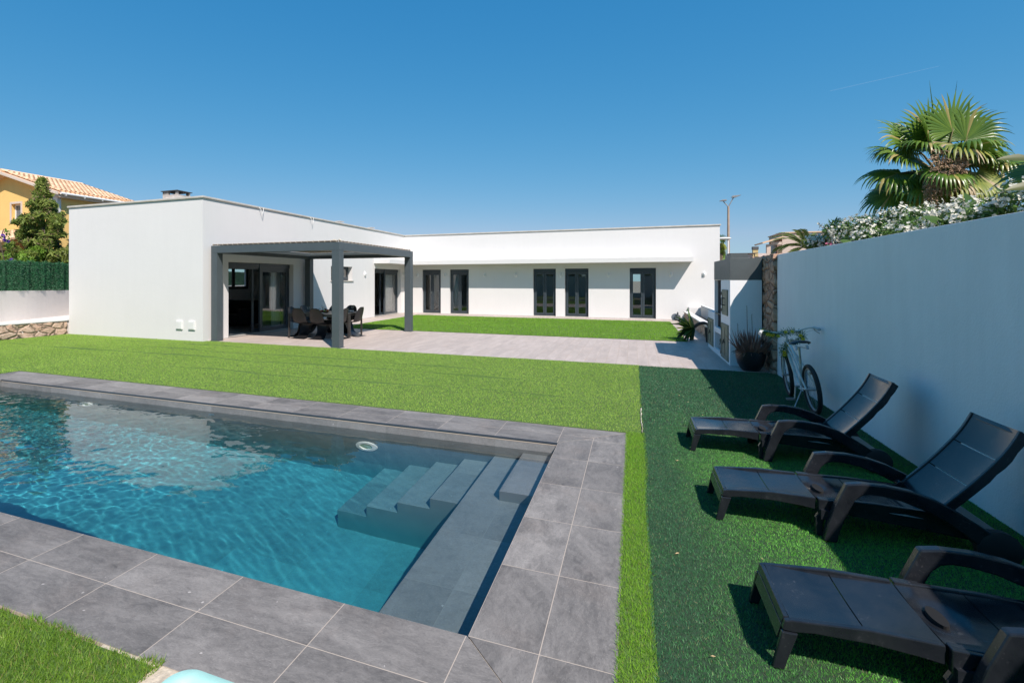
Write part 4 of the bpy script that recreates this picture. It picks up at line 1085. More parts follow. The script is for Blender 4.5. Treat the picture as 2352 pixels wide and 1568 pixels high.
YEL = leafmat('daisy_yellow', (.75,.55,.02), (.85,.70,.05), .5, .2); BRN = simple('daisy_eye', (.10,.035,.01), .7)
for k, (i, u) in enumerate(((0,.6),(1,.2),(1,.8),(2,.5),(3,.3),(4,.5),(5,.2),(5,.9),(6,.5),(7,.4),(8,.3),(9,.5),(10,.2),(10,.8),(11,.5))):
    c = path[i].lerp(path[i+1], u)+Vector((random.uniform(-.03,.03),-.035,random.uniform(-.03,.02)))
    n_ = Vector((random.uniform(-.6,.3),-1,random.uniform(-.2,.6))).normalized(); a = n_.orthogonal().normalized(); bb = n_.cross(a)
    m = MB()
    for j in range(10):
        q = 2*PI*j/10; d = a*math.cos(q)+bb*math.sin(q); e = n_.cross(d)*.0055
        m.add([c, c+d*.014+e*1.3, c+d*.028+n_*.002, c+d*.014-e*1.3], [(0,1,2,3)])
    f_ = m.build('daisy', YEL, t); m = MB(); m.ball(c+n_*.002, .0055, 8); m.build('flower_eye', BRN, f_, 60)

# ------------------------------------------------------------ potted aloe, agave, statue
t = thing('potted_aloe', 'brown dried aloe in a round black pot beside the stone wall', 'plant', (2.045, 11.2, .004))
m = MB(); m.lathe([(.001,.0),(.135,.0),(.165,.03),(.215,.13),(.245,.26),(.252,.365),(.243,.365),(.232,.30),(.001,.29)], (2.045,11.22,.006), 40); m.build('pot', simple('black_glazed_pot', (.020,.020,.022), .42, .2, 3, .1, 30), t, 50)
m = MB(); m.lathe([(.001,.005),(.238,.0)][::-1], (2.045,11.22,.325), 24); m.build('soil', SOIL, t)
ALO = leafmat('dry_aloe', (.15,.065,.050), (.38,.22,.16), .6, .05, nscale=9)
def spike(m, base, dirv, L, wd, curl, n=7, fold=.4):
    """a tapering channelled leaf with real thickness"""
    d = Vector(dirv).normalized(); up = Vector((0,0,1)); p = Vector(base); side = d.cross(up)
    side = side.normalized() if side.length > 1e-3 else Vector((1,0,0))
    vs = []; fs = []
    for i in range(n+1):
        u = i/n; w_ = wd*(1-u)**.8*(.75+.25*min(1,u*6))*.5 + .0008
        nn_ = side.cross(d).normalized()
        vs += [p-side*w_+nn_*w_*fold, p-nn_*w_*.55, p+side*w_+nn_*w_*fold, p+nn_*w_*.05]
        if i:
            b_ = (i-1)*4
            for j in range(4): fs.append((b_+j, b_+(j+1)%4, b_+4+(j+1)%4, b_+4+j))
        p = p + d*(L/n); d = (d + Vector((0,0,curl/n))).normalized()
    m.add(vs, fs)
m = MB()
for k in range(190):
    a = random.uniform(0, 2*PI); r = random.uniform(0,.20); el = random.uniform(.25,1.4) if r > .1 else random.uniform(.9,1.5)
    d = (math.cos(a)*math.cos(el), math.sin(a)*math.cos(el), math.sin(el))
    spike(m, (2.045+math.cos(a)*r, 11.22+math.sin(a)*r, .33), d, random.uniform(.20,.46)*(.78+.3*math.sin(el)), random.uniform(.020,.050), random.uniform(-.1,.9))
for k in range(40):
    a = random.uniform(0, 2*PI); d = (math.cos(a), math.sin(a), random.uniform(-.1,.3))
    spike(m, (2.045+math.cos(a)*.2, 11.22+math.sin(a)*.2, .35), d, random.uniform(.08,.20), .014, -.8)
m.build('foliage', ALO, t)
for (x, z) in ((1.98,1.22),(2.06,1.06),(1.83,.88)):
    m = MB(); m.tube([(x+.03,11.2,.34),(x+.01,11.2,(z+.34)/2),(x,11.2,z)], [.006,.005,.003], 6)
    for j in range(26): zz = z-.02*j*(.8); m.tube([(x+.002*j/4,11.2,zz),(x+.002*j/4+random.uniform(-.012,.012),11.19,zz+.006)], .002, 3)
    m.build('flower_stalk', simple('dry_stalk', (.13,.08,.06), .8, .2), t)
t = thing('agave', 'agave with a bent bare trunk and drooping thick green leaves over the terrace', 'plant', (1.95,16.1,0))
tp = bez((1.93,15.9,.38), (1.92,15.9,.56), (1.72,16.0,.56), (1.58,16.05,.40))
m = MB(); m.tube(tp, [.040]*6+[.045]*7, 10); m.build('trunk', simple('ringed_trunk', (.085,.065,.05), .85, .3, 40, .5, 50), t, 60)
m = MB(); m.lathe([(.001,0),(.085,0),(.125,.40),(.11,.40),(.001,.37)], (1.93,15.9,.004), 24); m.build('pot', simple('dark_tall_pot', (.025,.025,.027), .5), t, 40)
AGV = leafmat('agave_green', (.030,.085,.018), (.11,.17,.035), .4, .12, nscale=7); AGY = leafmat('agave_pale', (.42,.44,.10), (.55,.52,.16), .4, .2, nscale=6)
ax = Vector((-1,.15,-.05)).normalized()
for k in range(34):
    q = k*2.399; tilt = .35+1.15*(k%12)/11
    a = ax.orthogonal().normalized(); bb = ax.cross(a); d = ax*math.cos(tilt)+(a*math.cos(q)+bb*math.sin(q))*math.sin(tilt)
    m = MB(); spike(m, (1.53,16.1,.36), d, random.uniform(.42,.66), random.uniform(.11,.165), random.uniform(-.9,.5), 10, .5)
    m.build('leaf', AGY if k in (3, 11, 19) else AGV, t, 50)
t = thing('buddha_statue', 'small dark seated statue on the ground against the far house wall', 'statue', (1.72,23.9,0))
STAT = simple('verdigris_stone', (.06,.075,.08), .7, .4, 20, .4, 60)
m = MB(); x, y = 1.72, 23.85
m.ball((x,y,.045),(.13,.09,.05),12); m.ball((x-.07,y-.03,.055),(.07,.05,.035),10); m.ball((x+.07,y-.03,.055),(.07,.05,.035),10)
m.ball((x,y+.01,.15),(.065,.05,.10),12); m.ball((x,y+.01,.215),(.075,.045,.045),12)
m.tube([(x-.07,y,.215),(x-.095,y-.01,.13),(x-.03,y-.07,.075)],[.022,.020,.015],8); m.tube([(x+.07,y,.215),(x+.095,y-.01,.13),(x+.03,y-.07,.075)],[.022,.020,.015],8)
m.tube([(x,y,.24),(x,y,.27)],.022,8); m.ball((x,y-.005,.305),(.036,.040,.048),12); m.ball((x,y,.355),(.018,.018,.018),8); m.tube([(x,y-.044,.31),(x,y-.05,.298)],.005,5)
m.build('figure', STAT, t, 60)
m = MB(); m.lathe([(1e-4,0),(.15,0),(.15,.02),(1e-4,.02)],(x-.09,y+.10,.14),28,Matrix.Rotation(R(90),4,'X')); m.box((x-.20,y-.05,.005),(x-.12,y+.05,.06)); m.build('round_back', simple('grey_blue_disc', (.12,.15,.18), .7), t, 40)
# turquoise moulded float at the bottom edge
t = MB(); 
def rrect(x0,y0,x1,y1,r,n=8):
    out = []
    for cx,cy,a in ((x1-r,y1-r,0),(x0+r,y1-r,90),(x0+r,y0+r,180),(x1-r,y0+r,270)):
        for i in range(n+1): q = R(a+90*i/n); out.append((cx+r*math.cos(q), cy+r*math.sin(q)))
    return out
TQ = simple('turquoise_plastic', (.36,.62,.55), .45, .12, 5, .1, 30)
n = 36; rings = [(0,.0),(0,.09),(.012,.115),(.045,.123),(.062,.118),(.075,.100),(.30,.098)]
vs = []
for ins, z in rings: vs += [(px, py, z+.006) for px, py in rrect(-1.735+ins,.95+ins,-.95-ins,1.612-ins,max(.01,.10-ins*.6))]
k = len(rrect(0,0,1,1,.1)); fs = [(i*k+j, i*k+(j+1)%k, (i+1)*k+(j+1)%k, (i+1)*k+j) for i in range(len(rings)-1) for j in range(k)]; fs.append(tuple((len(rings)-1)*k+j for j in range(k))); fs.append(tuple(range(k-1,-1,-1)))
t.add(vs, fs); tag(t.build('turquoise_tray', TQ, None, 40), 'pale turquoise plastic tray with rounded corner at the bottom edge', 'tray')

# ------------------------------------------------------------ left boundary: stone base, wall, green screen
t = thing('boundary_wall', 'pinkish boundary wall on a rubble stone base left of the house', 'wall', (-16.9, 5, 0))
rough_wall('stone_base', -16.85, -16.575, -2.0, 10.9, 0, .41, STONEL, .045, .07, t, 2)
FA = Vector((-.417,.909,0)); FN = Vector((.909,.417,0)); FP0 = Vector((-17.0,9.05,0))
def fl(s_, o=0): p = FP0+FA*s_+FN*o; return (p.x, p.y)
m = MB(); m.xy([(-16.60,-2.0),(-16.60,14.5),fl(6,-.1),fl(0,-.02),(-17.0,-2.0)], 0, .405); m.build('core', PINKW, t)
m = MB(); m.xy([(-16.56,-2.0),(-16.56,10.895),(-16.60,14.5),fl(6,-.1),fl(0,-.02),(-17.05,-2.0)], .415, .465); m.build('ledge', WHITE, t, bevel=.01)
def along(m, s0, s1, z0a, z0b, z1a, z1b, o0, o1):
    A, B, C_, D_ = fl(s0,o0), fl(s1,o0), fl(s1,o1), fl(s0,o1)
    m.add([(*A,z0a),(*B,z0b),(*C_,z0b),(*D_,z0a),(*A,z1a),(*B,z1b),(*C_,z1b),(*D_,z1a)], [(0,3,2,1),(4,5,6,7),(0,1,5,4),(1,2,6,5),(2,3,7,6),(3,0,4,7)])
m = MB(); along(m, -6, 4, 0, 0, 1.47, 1.335, -.16, 0); along(m, 4, 26, 0, 0, 1.335, 1.32, -.16, 0); m.build('upper_wall', PINKW, t)
t = thing('hedge_screen', 'dark green artificial hedge screen standing on the boundary wall', 'fence', (-17.2, 9, 1.4))
HG = leafmat('screen_green', (.012,.085,.030), (.060,.26,.105), .45, .12, dead=(.22,.36,.24), deadf=.14, nscale=2.2)
HGB = simple('screen_dark_backing', (.006,.026,.011), .8, .4, 9)
m = MB(); along(m, -6, 26, 1.30, 1.30, 2.27, 2.27, -.09, -.04); m.build('backing', HGB, t)
n = 60000
s_ = rng.uniform(-6.0, 24, n); s_ = np.where(rng.random(n) < .6, rng.uniform(-1.2, 4.6, n), s_)
u = rng.random(n); zb2 = np.where(s_ < 4, 1.47-.0135*(s_+6), 1.335); z = zb2+(2.30-zb2+.02*np.sin(s_*9)+.015*np.sin(s_*31))*u
off = -.03+rng.uniform(0,.05,n)+.022*np.sin(s_*7)+.014*np.sin(s_*19)
c = np.stack([FP0.x+FA.x*s_+FN.x*off, FP0.y+FA.y*s_+FN.y*off, z], -1)
a = rng.uniform(-.8,.8,n)+np.where(rng.random(n)<.5,0,PI); l = .032*rng.uniform(.5,1.2,n); wv = .009
fa = np.array(FA[:]); fn = np.array(FN[:]); ox = rng.uniform(-.02,.035,n)
d = np.cos(a)[:,None]*l[:,None]*fa + fn*ox[:,None]; d[:,2] += np.sin(a)*l
q = -np.sin(a)[:,None]*wv*fa; q[:,2] += np.cos(a)*wv
V = np.empty((n,4,3)); V[:,0]=c-d*.5; V[:,1]=c+q*.5; V[:,2]=c+d*.6; V[:,3]=c-q*.5
tri_mesh('foliage', V.reshape(-1,3), quads(V.reshape(-1,3)), HG, t)

# ------------------------------------------------------------ neighbour's yellow house
t = thing('yellow_house', 'two storey yellow house with terracotta tile roof behind the hedge', 'house', (-26, 16, 0))
XE, YE = -22.62, 14.62          # near corner of the walls
XR = -26.1; ZE = 5.42; ZRG = 6.50
m = MB()
gz = lambda x: ZE + (ZRG-ZE)*(x-XE)/(XR-XE) if x > XR else ZRG - (ZRG-ZE)*(XR-x)/(XE-XR)
XW = 2*XR-XE
y1h = 17.8
# gable front with a window opening, then the sides
op = (-25.95,-25.28,4.30,5.10)
for a in wall_rects(XW, XE, 0, 5.30, [op]): m.box((a[0],YE,a[2]),(a[1],YE+.25,a[3]))
m.xz([(XW,5.30),(XE,5.30),(XE,ZE-.02),(XR,ZRG-.04),(XW,ZE-.02)], YE, YE+.25)
m.box((XE-.25,YE+.25,0),(XE,y1h-.3,ZE-.06)); m.box((XW,YE+.25,0),(XW+.25,y1h-.3,ZE-.06)); m.box((XW,y1h-.3,0),(XE,y1h-.05,ZE-.06))
m.build('wall', YELLOW, t)
TERRA = NT('terracotta_tiles'); g_ = TERRA.n('ShaderNodeNewGeometry'); TERRA.col(TERRA.mix(TERRA.math('ADD', TERRA.math('MULTIPLY', g_.outputs['Random Per Island'], .7), TERRA.math('MULTIPLY', TERRA.noise(3,5,.7,g_.outputs['Position']), .5)), (.50,.30,.17), (.82,.58,.38))); TERRA.rough(.85)
TERRA = TERRA.m
def tile_roof(m, e0, e1, r0, r1, nrow, ncol, rad=.075):
    """barrel tiles: eave e0->e1, ridge r0->r1"""
    e0,e1,r0,r1 = map(Vector,(e0,e1,r0,r1))
    for c in range(ncol):
        for r in range(nrow):
            for kind in (0,1):
                u = (c+.5+kind*.5)/ncol
                if u > 1: continue
                a = e0.lerp(e1,u); b = r0.lerp(r1,u)
                p = a.lerp(b, r/nrow); q = a.lerp(b, min(1,(r+1.12)/nrow)); ax = (q-p).normalized(); sd = (e1-e0).normalized(); up = sd.cross(ax); up = up if up.z > 0 else -up
                w0 = (e1-e0).length/ncol*.30; vs = []
                p = p+up*(.045 if kind==0 else .0)+up*.018; q = q+up*(.045 if kind==0 else 0)
                for (c0, rr) in ((p, w0*1.12), (q, w0*.92)):
                    for j in range(6):
                        qq = PI*j/5; s_ = 1 if kind == 0 else -1
                        vs.append(c0+sd*math.cos(qq)*rr+up*s_*math.sin(qq)*rr*(.85 if kind==0 else .5))
                m.add(vs, [(j,j+1,7+j,6+j) for j in range(5)])
m = MB()
tile_roof(m, (XE+.34,YE-.32,ZE-.03), (XE+.34,y1h+.05,ZE-.03), (XR,YE-.32,ZRG+.03), (XR,y1h+.05,ZRG+.03), 11, 18)
ro = m.build('roof', TERRA, t, 60)
m = MB(); m.xz([(XW-.34,ZE-.12),(XR,ZRG-.08),(XE+.36,ZE-.12),(XE+.36,ZE-.06),(XR,ZRG+.01),(XW-.34,ZE-.05)], YE-.34, y1h+.06); m.build('roof_slab', TERRA, t)
m = MB(); m.tube([(XR,YE-.36,ZRG+.06),(XR,y1h+.1,ZRG+.06)], .085, 8); m.build('ridge_tiles', TERRA, t, 60)
CREAM = plaster('cream_trim', (.66,.56,.47), .08, .3)
m = MB(); m.xz([(XE+.35,ZE-.16),(XE+.35,ZE-.05),(XR,ZRG+.0),(XR,ZRG-.115)], YE-.42, YE-.345); m.xz([(XW-.3,ZE-.16),(XR,ZRG-.115),(XR,ZRG+.0),(XW-.3,ZE-.05)], YE-.42, YE-.345); m.build('barge_board', CREAM, t)
m = MB(); m.box((XE+.001,YE-.30,ZE-.24),(XE+.30,y1h,ZE-.125)); m.build('eave_moulding', CREAM, t)
m = MB(); m.tube([(XE+.40,YE-.28,ZE-.10),(XE+.40,y1h+.2,ZE-.10)], .055, 8); gu = m.build('gutter', LAMPW, t, 60)
for k in range(5):
    m = MB(); yy = YE-.1+k*.8; m.box((XE+.33,yy,ZE-.18),(XE+.47,yy+.03,ZE-.15)); m.build('gutter_clip', LAMPW, gu)
m = MB(); m.box((-23.14,YE-.16,4.38),(XE+.002,YE-.001,5.33)); m.build('white_shutter_box', WHITE, t, bevel=.01)
m = MB()
for r in frame_rects(op[0]-.09, op[1]+.09, op[2]-.05, op[3]+.09, .092): m.box((r[0],YE-.03,r[2]),(r[1],YE-.001,r[3]))
w_ = m.build('window', CREAM, t); 
m = MB()
for r in frame_rects(op[0]+.004, op[1]-.004, op[2], op[3], .07): m.box((r[0],YE+.13,r[2]),(r[1],YE+.18,r[3]))
m.build('window_frame', WHITE, w_)
m = MB(); m.box((op[0]+.07,YE+.15,op[2]+.07),(op[1]-.07,YE+.156,op[3]-.07)); m.build('pane', simple('dim_pane', (.12,.15,.17), .1), w_)
# lower tiled porch on the left
m = MB(); tile_roof(m, (-26.6,12.3,3.10), (-23.0,12.3,3.10), (-26.6,YE-.02,3.85), (-23.0,YE-.02,3.85), 8, 14); m.build('porch_roof', TERRA, t, 60)
m = MB(); m.box((-26.6,12.35,2.90),(-23.05,12.5,3.04)); m.build('porch_beam', CREAM, t)
m = MB(); m.box((-26.5,12.6,0),(-23.2,14.6,2.35)); m.build('porch_wall', WHITE, t)
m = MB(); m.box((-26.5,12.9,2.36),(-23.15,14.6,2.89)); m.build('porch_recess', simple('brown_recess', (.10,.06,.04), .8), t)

# ------------------------------------------------------------ trees and shrubs
BARK = simple('grey_brown_bark', (.11,.08,.06), .9, .3, 20, .5, 40)
def tree(name, label, loc, clumps, leaf, size, mat, n_per, trunk_h, trunk_r, group=None, asp=1.7, limbs=8):
    t = thing(name, label, 'tree', loc, group)
    L = Vector(loc)
    m = MB(); m.tube([L+Vector((0,0,-.1)), L+Vector((.05,0,trunk_h*.35)), L+Vector((-.03,.04,trunk_h*.7)), L+Vector((.02,0,trunk_h))], [trunk_r, trunk_r*.8, trunk_r*.5, trunk_r*.15], 8)
    for k in range(limbs):
        c = clumps[k % len(clumps)]; z0 = trunk_h*(.15+.75*k/limbs); a = L+Vector((0,0,z0)); b_ = Vector(c[:3])+L
        m.tube([a, a.lerp(b_,.5)+Vector((0,0,.08)), b_], [trunk_r*.35, trunk_r*.22, trunk_r*.07], 5)
    m.build('trunk', BARK, t, 60)
    Vs = [cloud_leaves(tuple(L+Vector(c[:3])), c[3], max(8,int(n_per*(c[3]/size_ref)**2)), leaf, asp, (1,1,c[4] if len(c)>4 else 1)) for c in clumps]
    V = np.vstack(Vs); tri_mesh('crown', V, quads(V), mat, t); return t
size_ref = .3
JUN = leafmat('juniper_green', (.10,.17,.028), (.38,.44,.10), .6, .38, dead=(.24,.17,.10), deadf=.12, nscale=2.5)
JUN2 = leafmat('fresh_green', (.07,.17,.015), (.22,.36,.04), .5, .25, nscale=2)
def conifer_clumps(h, w, n, z0=.3, tip=.2):
    out = []
    for k in range(n):
        u = random.random()**1.25; z = z0+(h-z0)*u; rr = w*(1-u)**.95*(.25+.85*random.random())*(1+.28*math.sin(u*19))+tip*.10
        a = random.uniform(0,2*PI); out.append((math.cos(a)*rr, math.sin(a)*rr, z, random.uniform(.10,.24)*(1.25-u*.75), random.uniform(.6,1.0)))
    for k in range(6): out.append((random.uniform(-.04,.04),random.uniform(-.04,.04), h-.05-.11*k, .05+.025*k, 1.4))
    return out
tree('conifer_tree', 'tall pointed juniper like tree in front of the yellow house', (-20.0,12.25,0), [(c[0]*(1.0+.25*math.sin(c[2]*4)), c[1], *c[2:]) for c in conifer_clumps(5.35,1.85,380,.4)]+[(random.uniform(-.75,-.45),-.2,random.uniform(3.2,3.9),.20,.9) for k in range(8)]+[(random.uniform(.35,.7),.1,random.uniform(3.3,4.1),.20,.9) for k in range(9)], .055, 0, JUN, 380, 5.2, .10, None, 2.2, 20)
tree('conifer_tree', 'bushy dark conifer touching the left house corner', (-20.1,13.95,0), conifer_clumps(4.25,1.15,190,.4), .050, 0, leafmat('dark_cypress', (.05,.10,.026), (.17,.22,.065), .6, .3, dead=(.24,.13,.09), deadf=.18, nscale=2.5), 420, 4.0, .09, None, 2.2, 8)
tree('shrub', 'light green small leaved shrub at the foot of the tall conifer', (-19.2,11.35,0), [(random.uniform(-.3,.3),random.uniform(-.3,.3),random.uniform(.6,2.75),.28,1) for k in range(16)], .035, 0, JUN2, 420, 2.3, .05, None, 1.6, 6)
tree('shrub', 'low olive green shrub between the conifers above the hedge', (-19.2,12.35,0), [(random.uniform(-.6,.6),random.uniform(-.7,.7),random.uniform(.8,2.75),.30,1) for k in range(26)], .035, 0, leafmat('olive_shrub', (.09,.14,.025), (.30,.33,.08), .5, .2, nscale=3), 420, 2.3, .05, None, 1.6, 6)
# purple flowered creeper at the far left
t = thing('flowering_creeper', 'creeper with purple flowers and heart shaped leaves at the far left', 'plant', (-18.9,10.6,2.2))
m = MB(); m.tube([(-18.9,10.55,1.5),(-18.95,10.45,2.4),(-19.0,10.35,3.0),(-18.95,10.45,3.35)], .012, 5); m.build('stem', BARK, t)
V = np.vstack([cloud_leaves((-18.95,10.5+random.uniform(-.12,.25),z),.12,30,.05,1.0) for z in (2.2,2.5,2.8,3.05,3.25)]); tri_mesh('foliage', V, quads(V), JUN2, t)
V = np.vstack([cloud_leaves((-18.85,yy,z),.05,14,.045,1.0) for yy,z in ((10.42,3.0),(10.5,2.95),(10.38,3.12),(10.6,2.35),(10.62,2.15))]); tri_mesh('blossom', V, quads(V), leafmat('purple_petal', (.10,.03,.35), (.22,.08,.55), .5, .3), t)
# trees far behind the fence so the yellow house stands in a garden
tree('garden_tree', 'green garden tree behind the hedge, glimpsed through the living room window', (-27.8,27.5,0), [(random.uniform(-1,1),random.uniform(-1.6,1.6),random.uniform(1.2,2.9),.5,.8) for k in range(20)], .07, 0, JUN2, 150, 2.4, .12, None, 1.5, 6)

# ------------------------------------------------------------ fan palm
PALM = leafmat('fan_palm_green', (.035,.105,.010), (.16,.25,.028), .32, .22, dead=(.36,.30,.10), deadf=.07, spec=.55, nscale=2.2)
PALMD = leafmat('fan_palm_old', (.12,.18,.022), (.33,.34,.07), .45, .25, dead=(.42,.33,.18), deadf=.2, nscale=3)
PET = simple('petiole_green_brown', (.16,.14,.05), .5, .3, 6)
def fan(hub, out, up, rad, parent, mat, droop=.55, nseg=30, base=None, spread=125):
    """pleated fan blade; out: direction of its midrib, up: blade normal"""
    out = Vector(out).normalized(); up = Vector(up); up = (up-out*up.dot(out)).normalized(); sd = out.cross(up)
    vs = []; fs = []
    for k in range(nseg):
        a = R(-spread+2*spread*(k+.5)/nseg); da = R(spread/nseg)
        L = rad*(.80+.24*math.cos(a*.75))*random.uniform(.92,1.05)
        d = out*math.cos(a)+sd*math.sin(a); e = (-out*math.sin(a)+sd*math.cos(a))
        p = Vector(hub); n_ = 7; dd = d.copy(); cup = .10*math.cos(a)
        wob = random.uniform(-.25,.25); dr = droop*random.uniform(.9,2.3)
        for i in range(n_+1):
            u = i/n_
            w_ = (L*u*math.tan(da)*1.02 if u < .55 else L*.55*math.tan(da)*1.02*(1-(u-.55)/.45)**.8)+.0008
            pl = w_*.45
            vs += [p-e*w_-up*pl*.5, p+up*pl*.5, p+e*w_-up*pl*.5]
            if i:
                b_ = len(vs)-6; fs += [(b_,b_+1,b_+4,b_+3),(b_+1,b_+2,b_+5,b_+4)]
            if u >= .5: dd = (dd+Vector((0,0,-dr*.42))+e*wob*.12).normalized()
            else: dd = (dd+up*cup*.10+Vector((0,0,-.03*droop))).normalized()
            p = p+dd*(L/n_)
    m = MB(); m.add(vs, fs); o = m.build('frond', mat, parent, 180)
    if base is not None:
        m = MB(); b0 = Vector(base); h = Vector(hub); mid = b0.lerp(h,.5)+Vector((0,0,(h-b0).length*.10)); m.tube([b0, b0.lerp(mid,.5)+Vector((0,0,.02)), mid, mid.lerp(h,.55), h, h+out*.06], [.022,.018,.014,.011,.009,.004], 6); m.build('petiole', PET, o, 60)
    return o
PC = Vector((4.62,10.75,3.42))
t = thing('fan_palm', 'large fan palm with drooping dry flower clusters behind the garden wall', 'palm tree', (4.62,10.75,0))
m = MB(); m.tube([(4.62,10.75,-.1),(4.6,10.72,1.2),(4.64,10.74,2.6),(4.62,10.75,3.35)], [.30,.24,.21,.17], 14)
for k in range(120):
    z = random.uniform(2.2,3.3); a = random.uniform(0,2*PI); r0 = .19; p = Vector((4.62+math.cos(a)*r0,10.75+math.sin(a)*r0,z)); m.tube([p, p+Vector((math.cos(a)*.07,math.sin(a)*.07,.10))], [.035,.012], 4)
m.build('trunk', simple('fibrous_palm_trunk', (.15,.095,.055), .9, .4, 14, .8, 40), t)
# camera-side axes: right r, toward-camera f
FW = Vector((-math.sin(TH), math.cos(TH), 0)); RT = Vector((math.cos(TH), math.sin(TH), 0))
def D(r, f, z): return RT*r + FW*f + Vector((0,0,z))
# (hub offset right, forward, up), out direction, normal, radius, material, droop
FANS = [((-.12,.05,.62),(-.25,.1,1.0),(0,-1,.2),.62,0,.30),((.12,-.05,.66),(.10,.0,1.0),(0,-1,.1),.66,0,.3),((.42,.05,.60),(.65,.1,.9),(-.1,-1,.3),.62,0,.55),
        ((-.42,.10,.50),(-.9,.1,.75),(.2,-1,.5),.62,0,.5),((-.52,.0,.25),(-1,-.1,.28),(.1,-.7,1),.66,0,.55),((-.62,.1,.02),(-1,0,-.15),(0,-.5,1),.62,0,.8),
        ((-.15,-.42,.34),(-.35,-.55,-.22),(0,-.72,.9),.62,1,.9),((.02,-.50,-.10),(.08,-.5,-.62),(0,-.85,.55),.66,1,.8),((.62,-.28,.12),(.5,-.5,-.25),(0,-.7,.9),.66,1,.7),
        ((.55,.1,.30),(.9,.2,.35),(-.2,-.6,1),.62,0,.6),((.75,.2,.0),(1,.1,-.2),(0,-.5,1),.66,0,.6),((-.45,-.2,-.18),(-.8,-.3,-.55),(0,-.6,.8),.58,0,.9),
        ((.35,-.2,-.25),(.6,-.3,-.7),(0,-.6,.8),.56,1,.9),((-.25,.3,-.05),(-.5,.6,-.4),(0,0,1),.55,0,.8),((.25,.4,.1),(.4,.8,.0),(0,0,1),.6,0,.6),
        ((-.30,-.1,.45),(-.55,-.4,.6),(.2,-.8,.6),.62,0,.45),((.0,.3,.55),(.0,.5,.9),(0,-.8,.5),.62,0,.3),((.28,-.1,.50),(.45,-.2,.8),(-.1,-.9,.4),.60,0,.55),
        ((-.62,.2,-.28),(-.9,.2,-.7),(0,-.4,.8),.55,0,.9),((.1,-.15,-.38),(.2,-.3,-.9),(0,-.9,.3),.5,1,.9),((-.2,-.1,-.42),(-.4,-.2,-.9),(0,-.8,.4),.5,1,.8),((.85,.3,.22),(1,.3,.15),(-.1,-.6,1),.62,0,.6),
        ((.5,.3,-.35),(.8,.3,-.8),(0,-.4,.8),.5,0,.9)]
for k_ in range(22):
    a_ = 2.399*k_; e_ = -.75+1.5*((k_*7)%22)/22; d_ = (math.cos(a_)*math.cos(e_), math.sin(a_)*math.cos(e_), math.sin(e_)); rr_ = random.uniform(.38,.68)
    FANS.append(((d_[0]*rr_, d_[1]*rr_, d_[2]*rr_+.08), (d_[0], d_[1], d_[2]-.25), (0,-.5,1), random.uniform(.48,.60), 1 if e_ < -.35 and k_ % 2 else 0, 1.0))
for (h, o_, u_, r_, mt, dr) in FANS:
    fan(PC+D(*[c*1.0 for c in h]), D(*o_), D(*u_), r_, t, PALMD if mt else PALM, dr, 30, PC+D(h[0]*.12,h[1]*.12,-.05))
for k, (dx, dz, ang) in enumerate(((-.15,.95,.1),(.18,1.0,-.1))):    # unopened spears
    m = MB(); spike(m, PC+D(dx*.4,0,.15), D(dx,.0,1.4), 1.35, .05, 0, 8); m.build('spear_leaf', PALM, t)
INF = simple('dry_palm_flowers', (.36,.24,.15), .9, .35, 30, .3, 60)
for (cr, cf, cz, s_) in ((-.60,-.55,.12,1.1),(-.42,-.62,-.05,1.1),(-.66,-.50,-.25,1.0),(-.30,-.62,.06,.8),(-.52,-.58,-.12,1.0)):
    c0 = PC+D(cr,cf,cz); m = MB()
    m.tube([PC+D(-.05,-.05,.05), PC+D(cr*.5,cf*.6,cz*.5+.25), c0+Vector((0,0,.12)), c0-Vector((0,0,.35*s_))], [.012,.010,.008,.003], 5)
    for j in range(46):
        u = random.random(); p = (c0+Vector((0,0,.12))).lerp(c0-Vector((0,0,.32*s_)), u); a = random.uniform(0,2*PI); l = .17*s_*(1-u*.5)*random.uniform(.5,1)
        q = p+Vector((math.cos(a)*l,math.sin(a)*l,-.02)); m.tube([p,p.lerp(q,.6)+Vector((0,0,.015)),q], [.004,.007,.004], 4)
        for w_ in range(6):
            e = p.lerp(q,random.uniform(.3,1)); m.tube([e,e+Vector((random.uniform(-.03,.03),random.uniform(-.03,.03),random.uniform(-.04,.02)))], .004, 3)
    m.build('flower_cluster', INF, t)
# second fan palm at the picture edge
PC2 = Vector((5.35,8.6,3.35))
t = thing('fan_palm', 'second fan palm at the right picture edge behind the garden wall', 'palm tree', (5.35,8.6,0))
m = MB(); m.tube([(5.35,8.6,-.1),(5.35,8.6,1.6),(5.35,8.6,3.25)], [.28,.22,.17], 12); m.build('trunk', BARK, t, 60)
for (h, o_, u_, r_, mt, dr) in (((-.45,-.1,.25),(-.9,-.2,.15),(0,-.6,1),.60,0,.5),((-.55,-.2,-.05),(-.9,-.2,-.25),(0,-.6,1),.62,0,.6),((-.3,-.3,-.3),(-.5,-.4,-.6),(0,-.7,.8),.6,0,.7),((-.2,.2,-.45),(-.4,.2,-.8),(0,-.6,.8),.6,0,.7),((.2,-.2,.3),(.4,-.2,.5),(0,-1,.4),.6,0,.5),((.45,0,0),(1,0,0),(0,-.5,1),.6,0,.5),((-.6,.2,-.3),(-1,.2,-.5),(0,-.5,1),.58,0,.6)):
    fan(PC2+D(*h), D(*o_), D(*u_), r_, t, PALMD if mt else PALM, dr, 28, PC2+D(h[0]*.1,h[1]*.1,-.05))

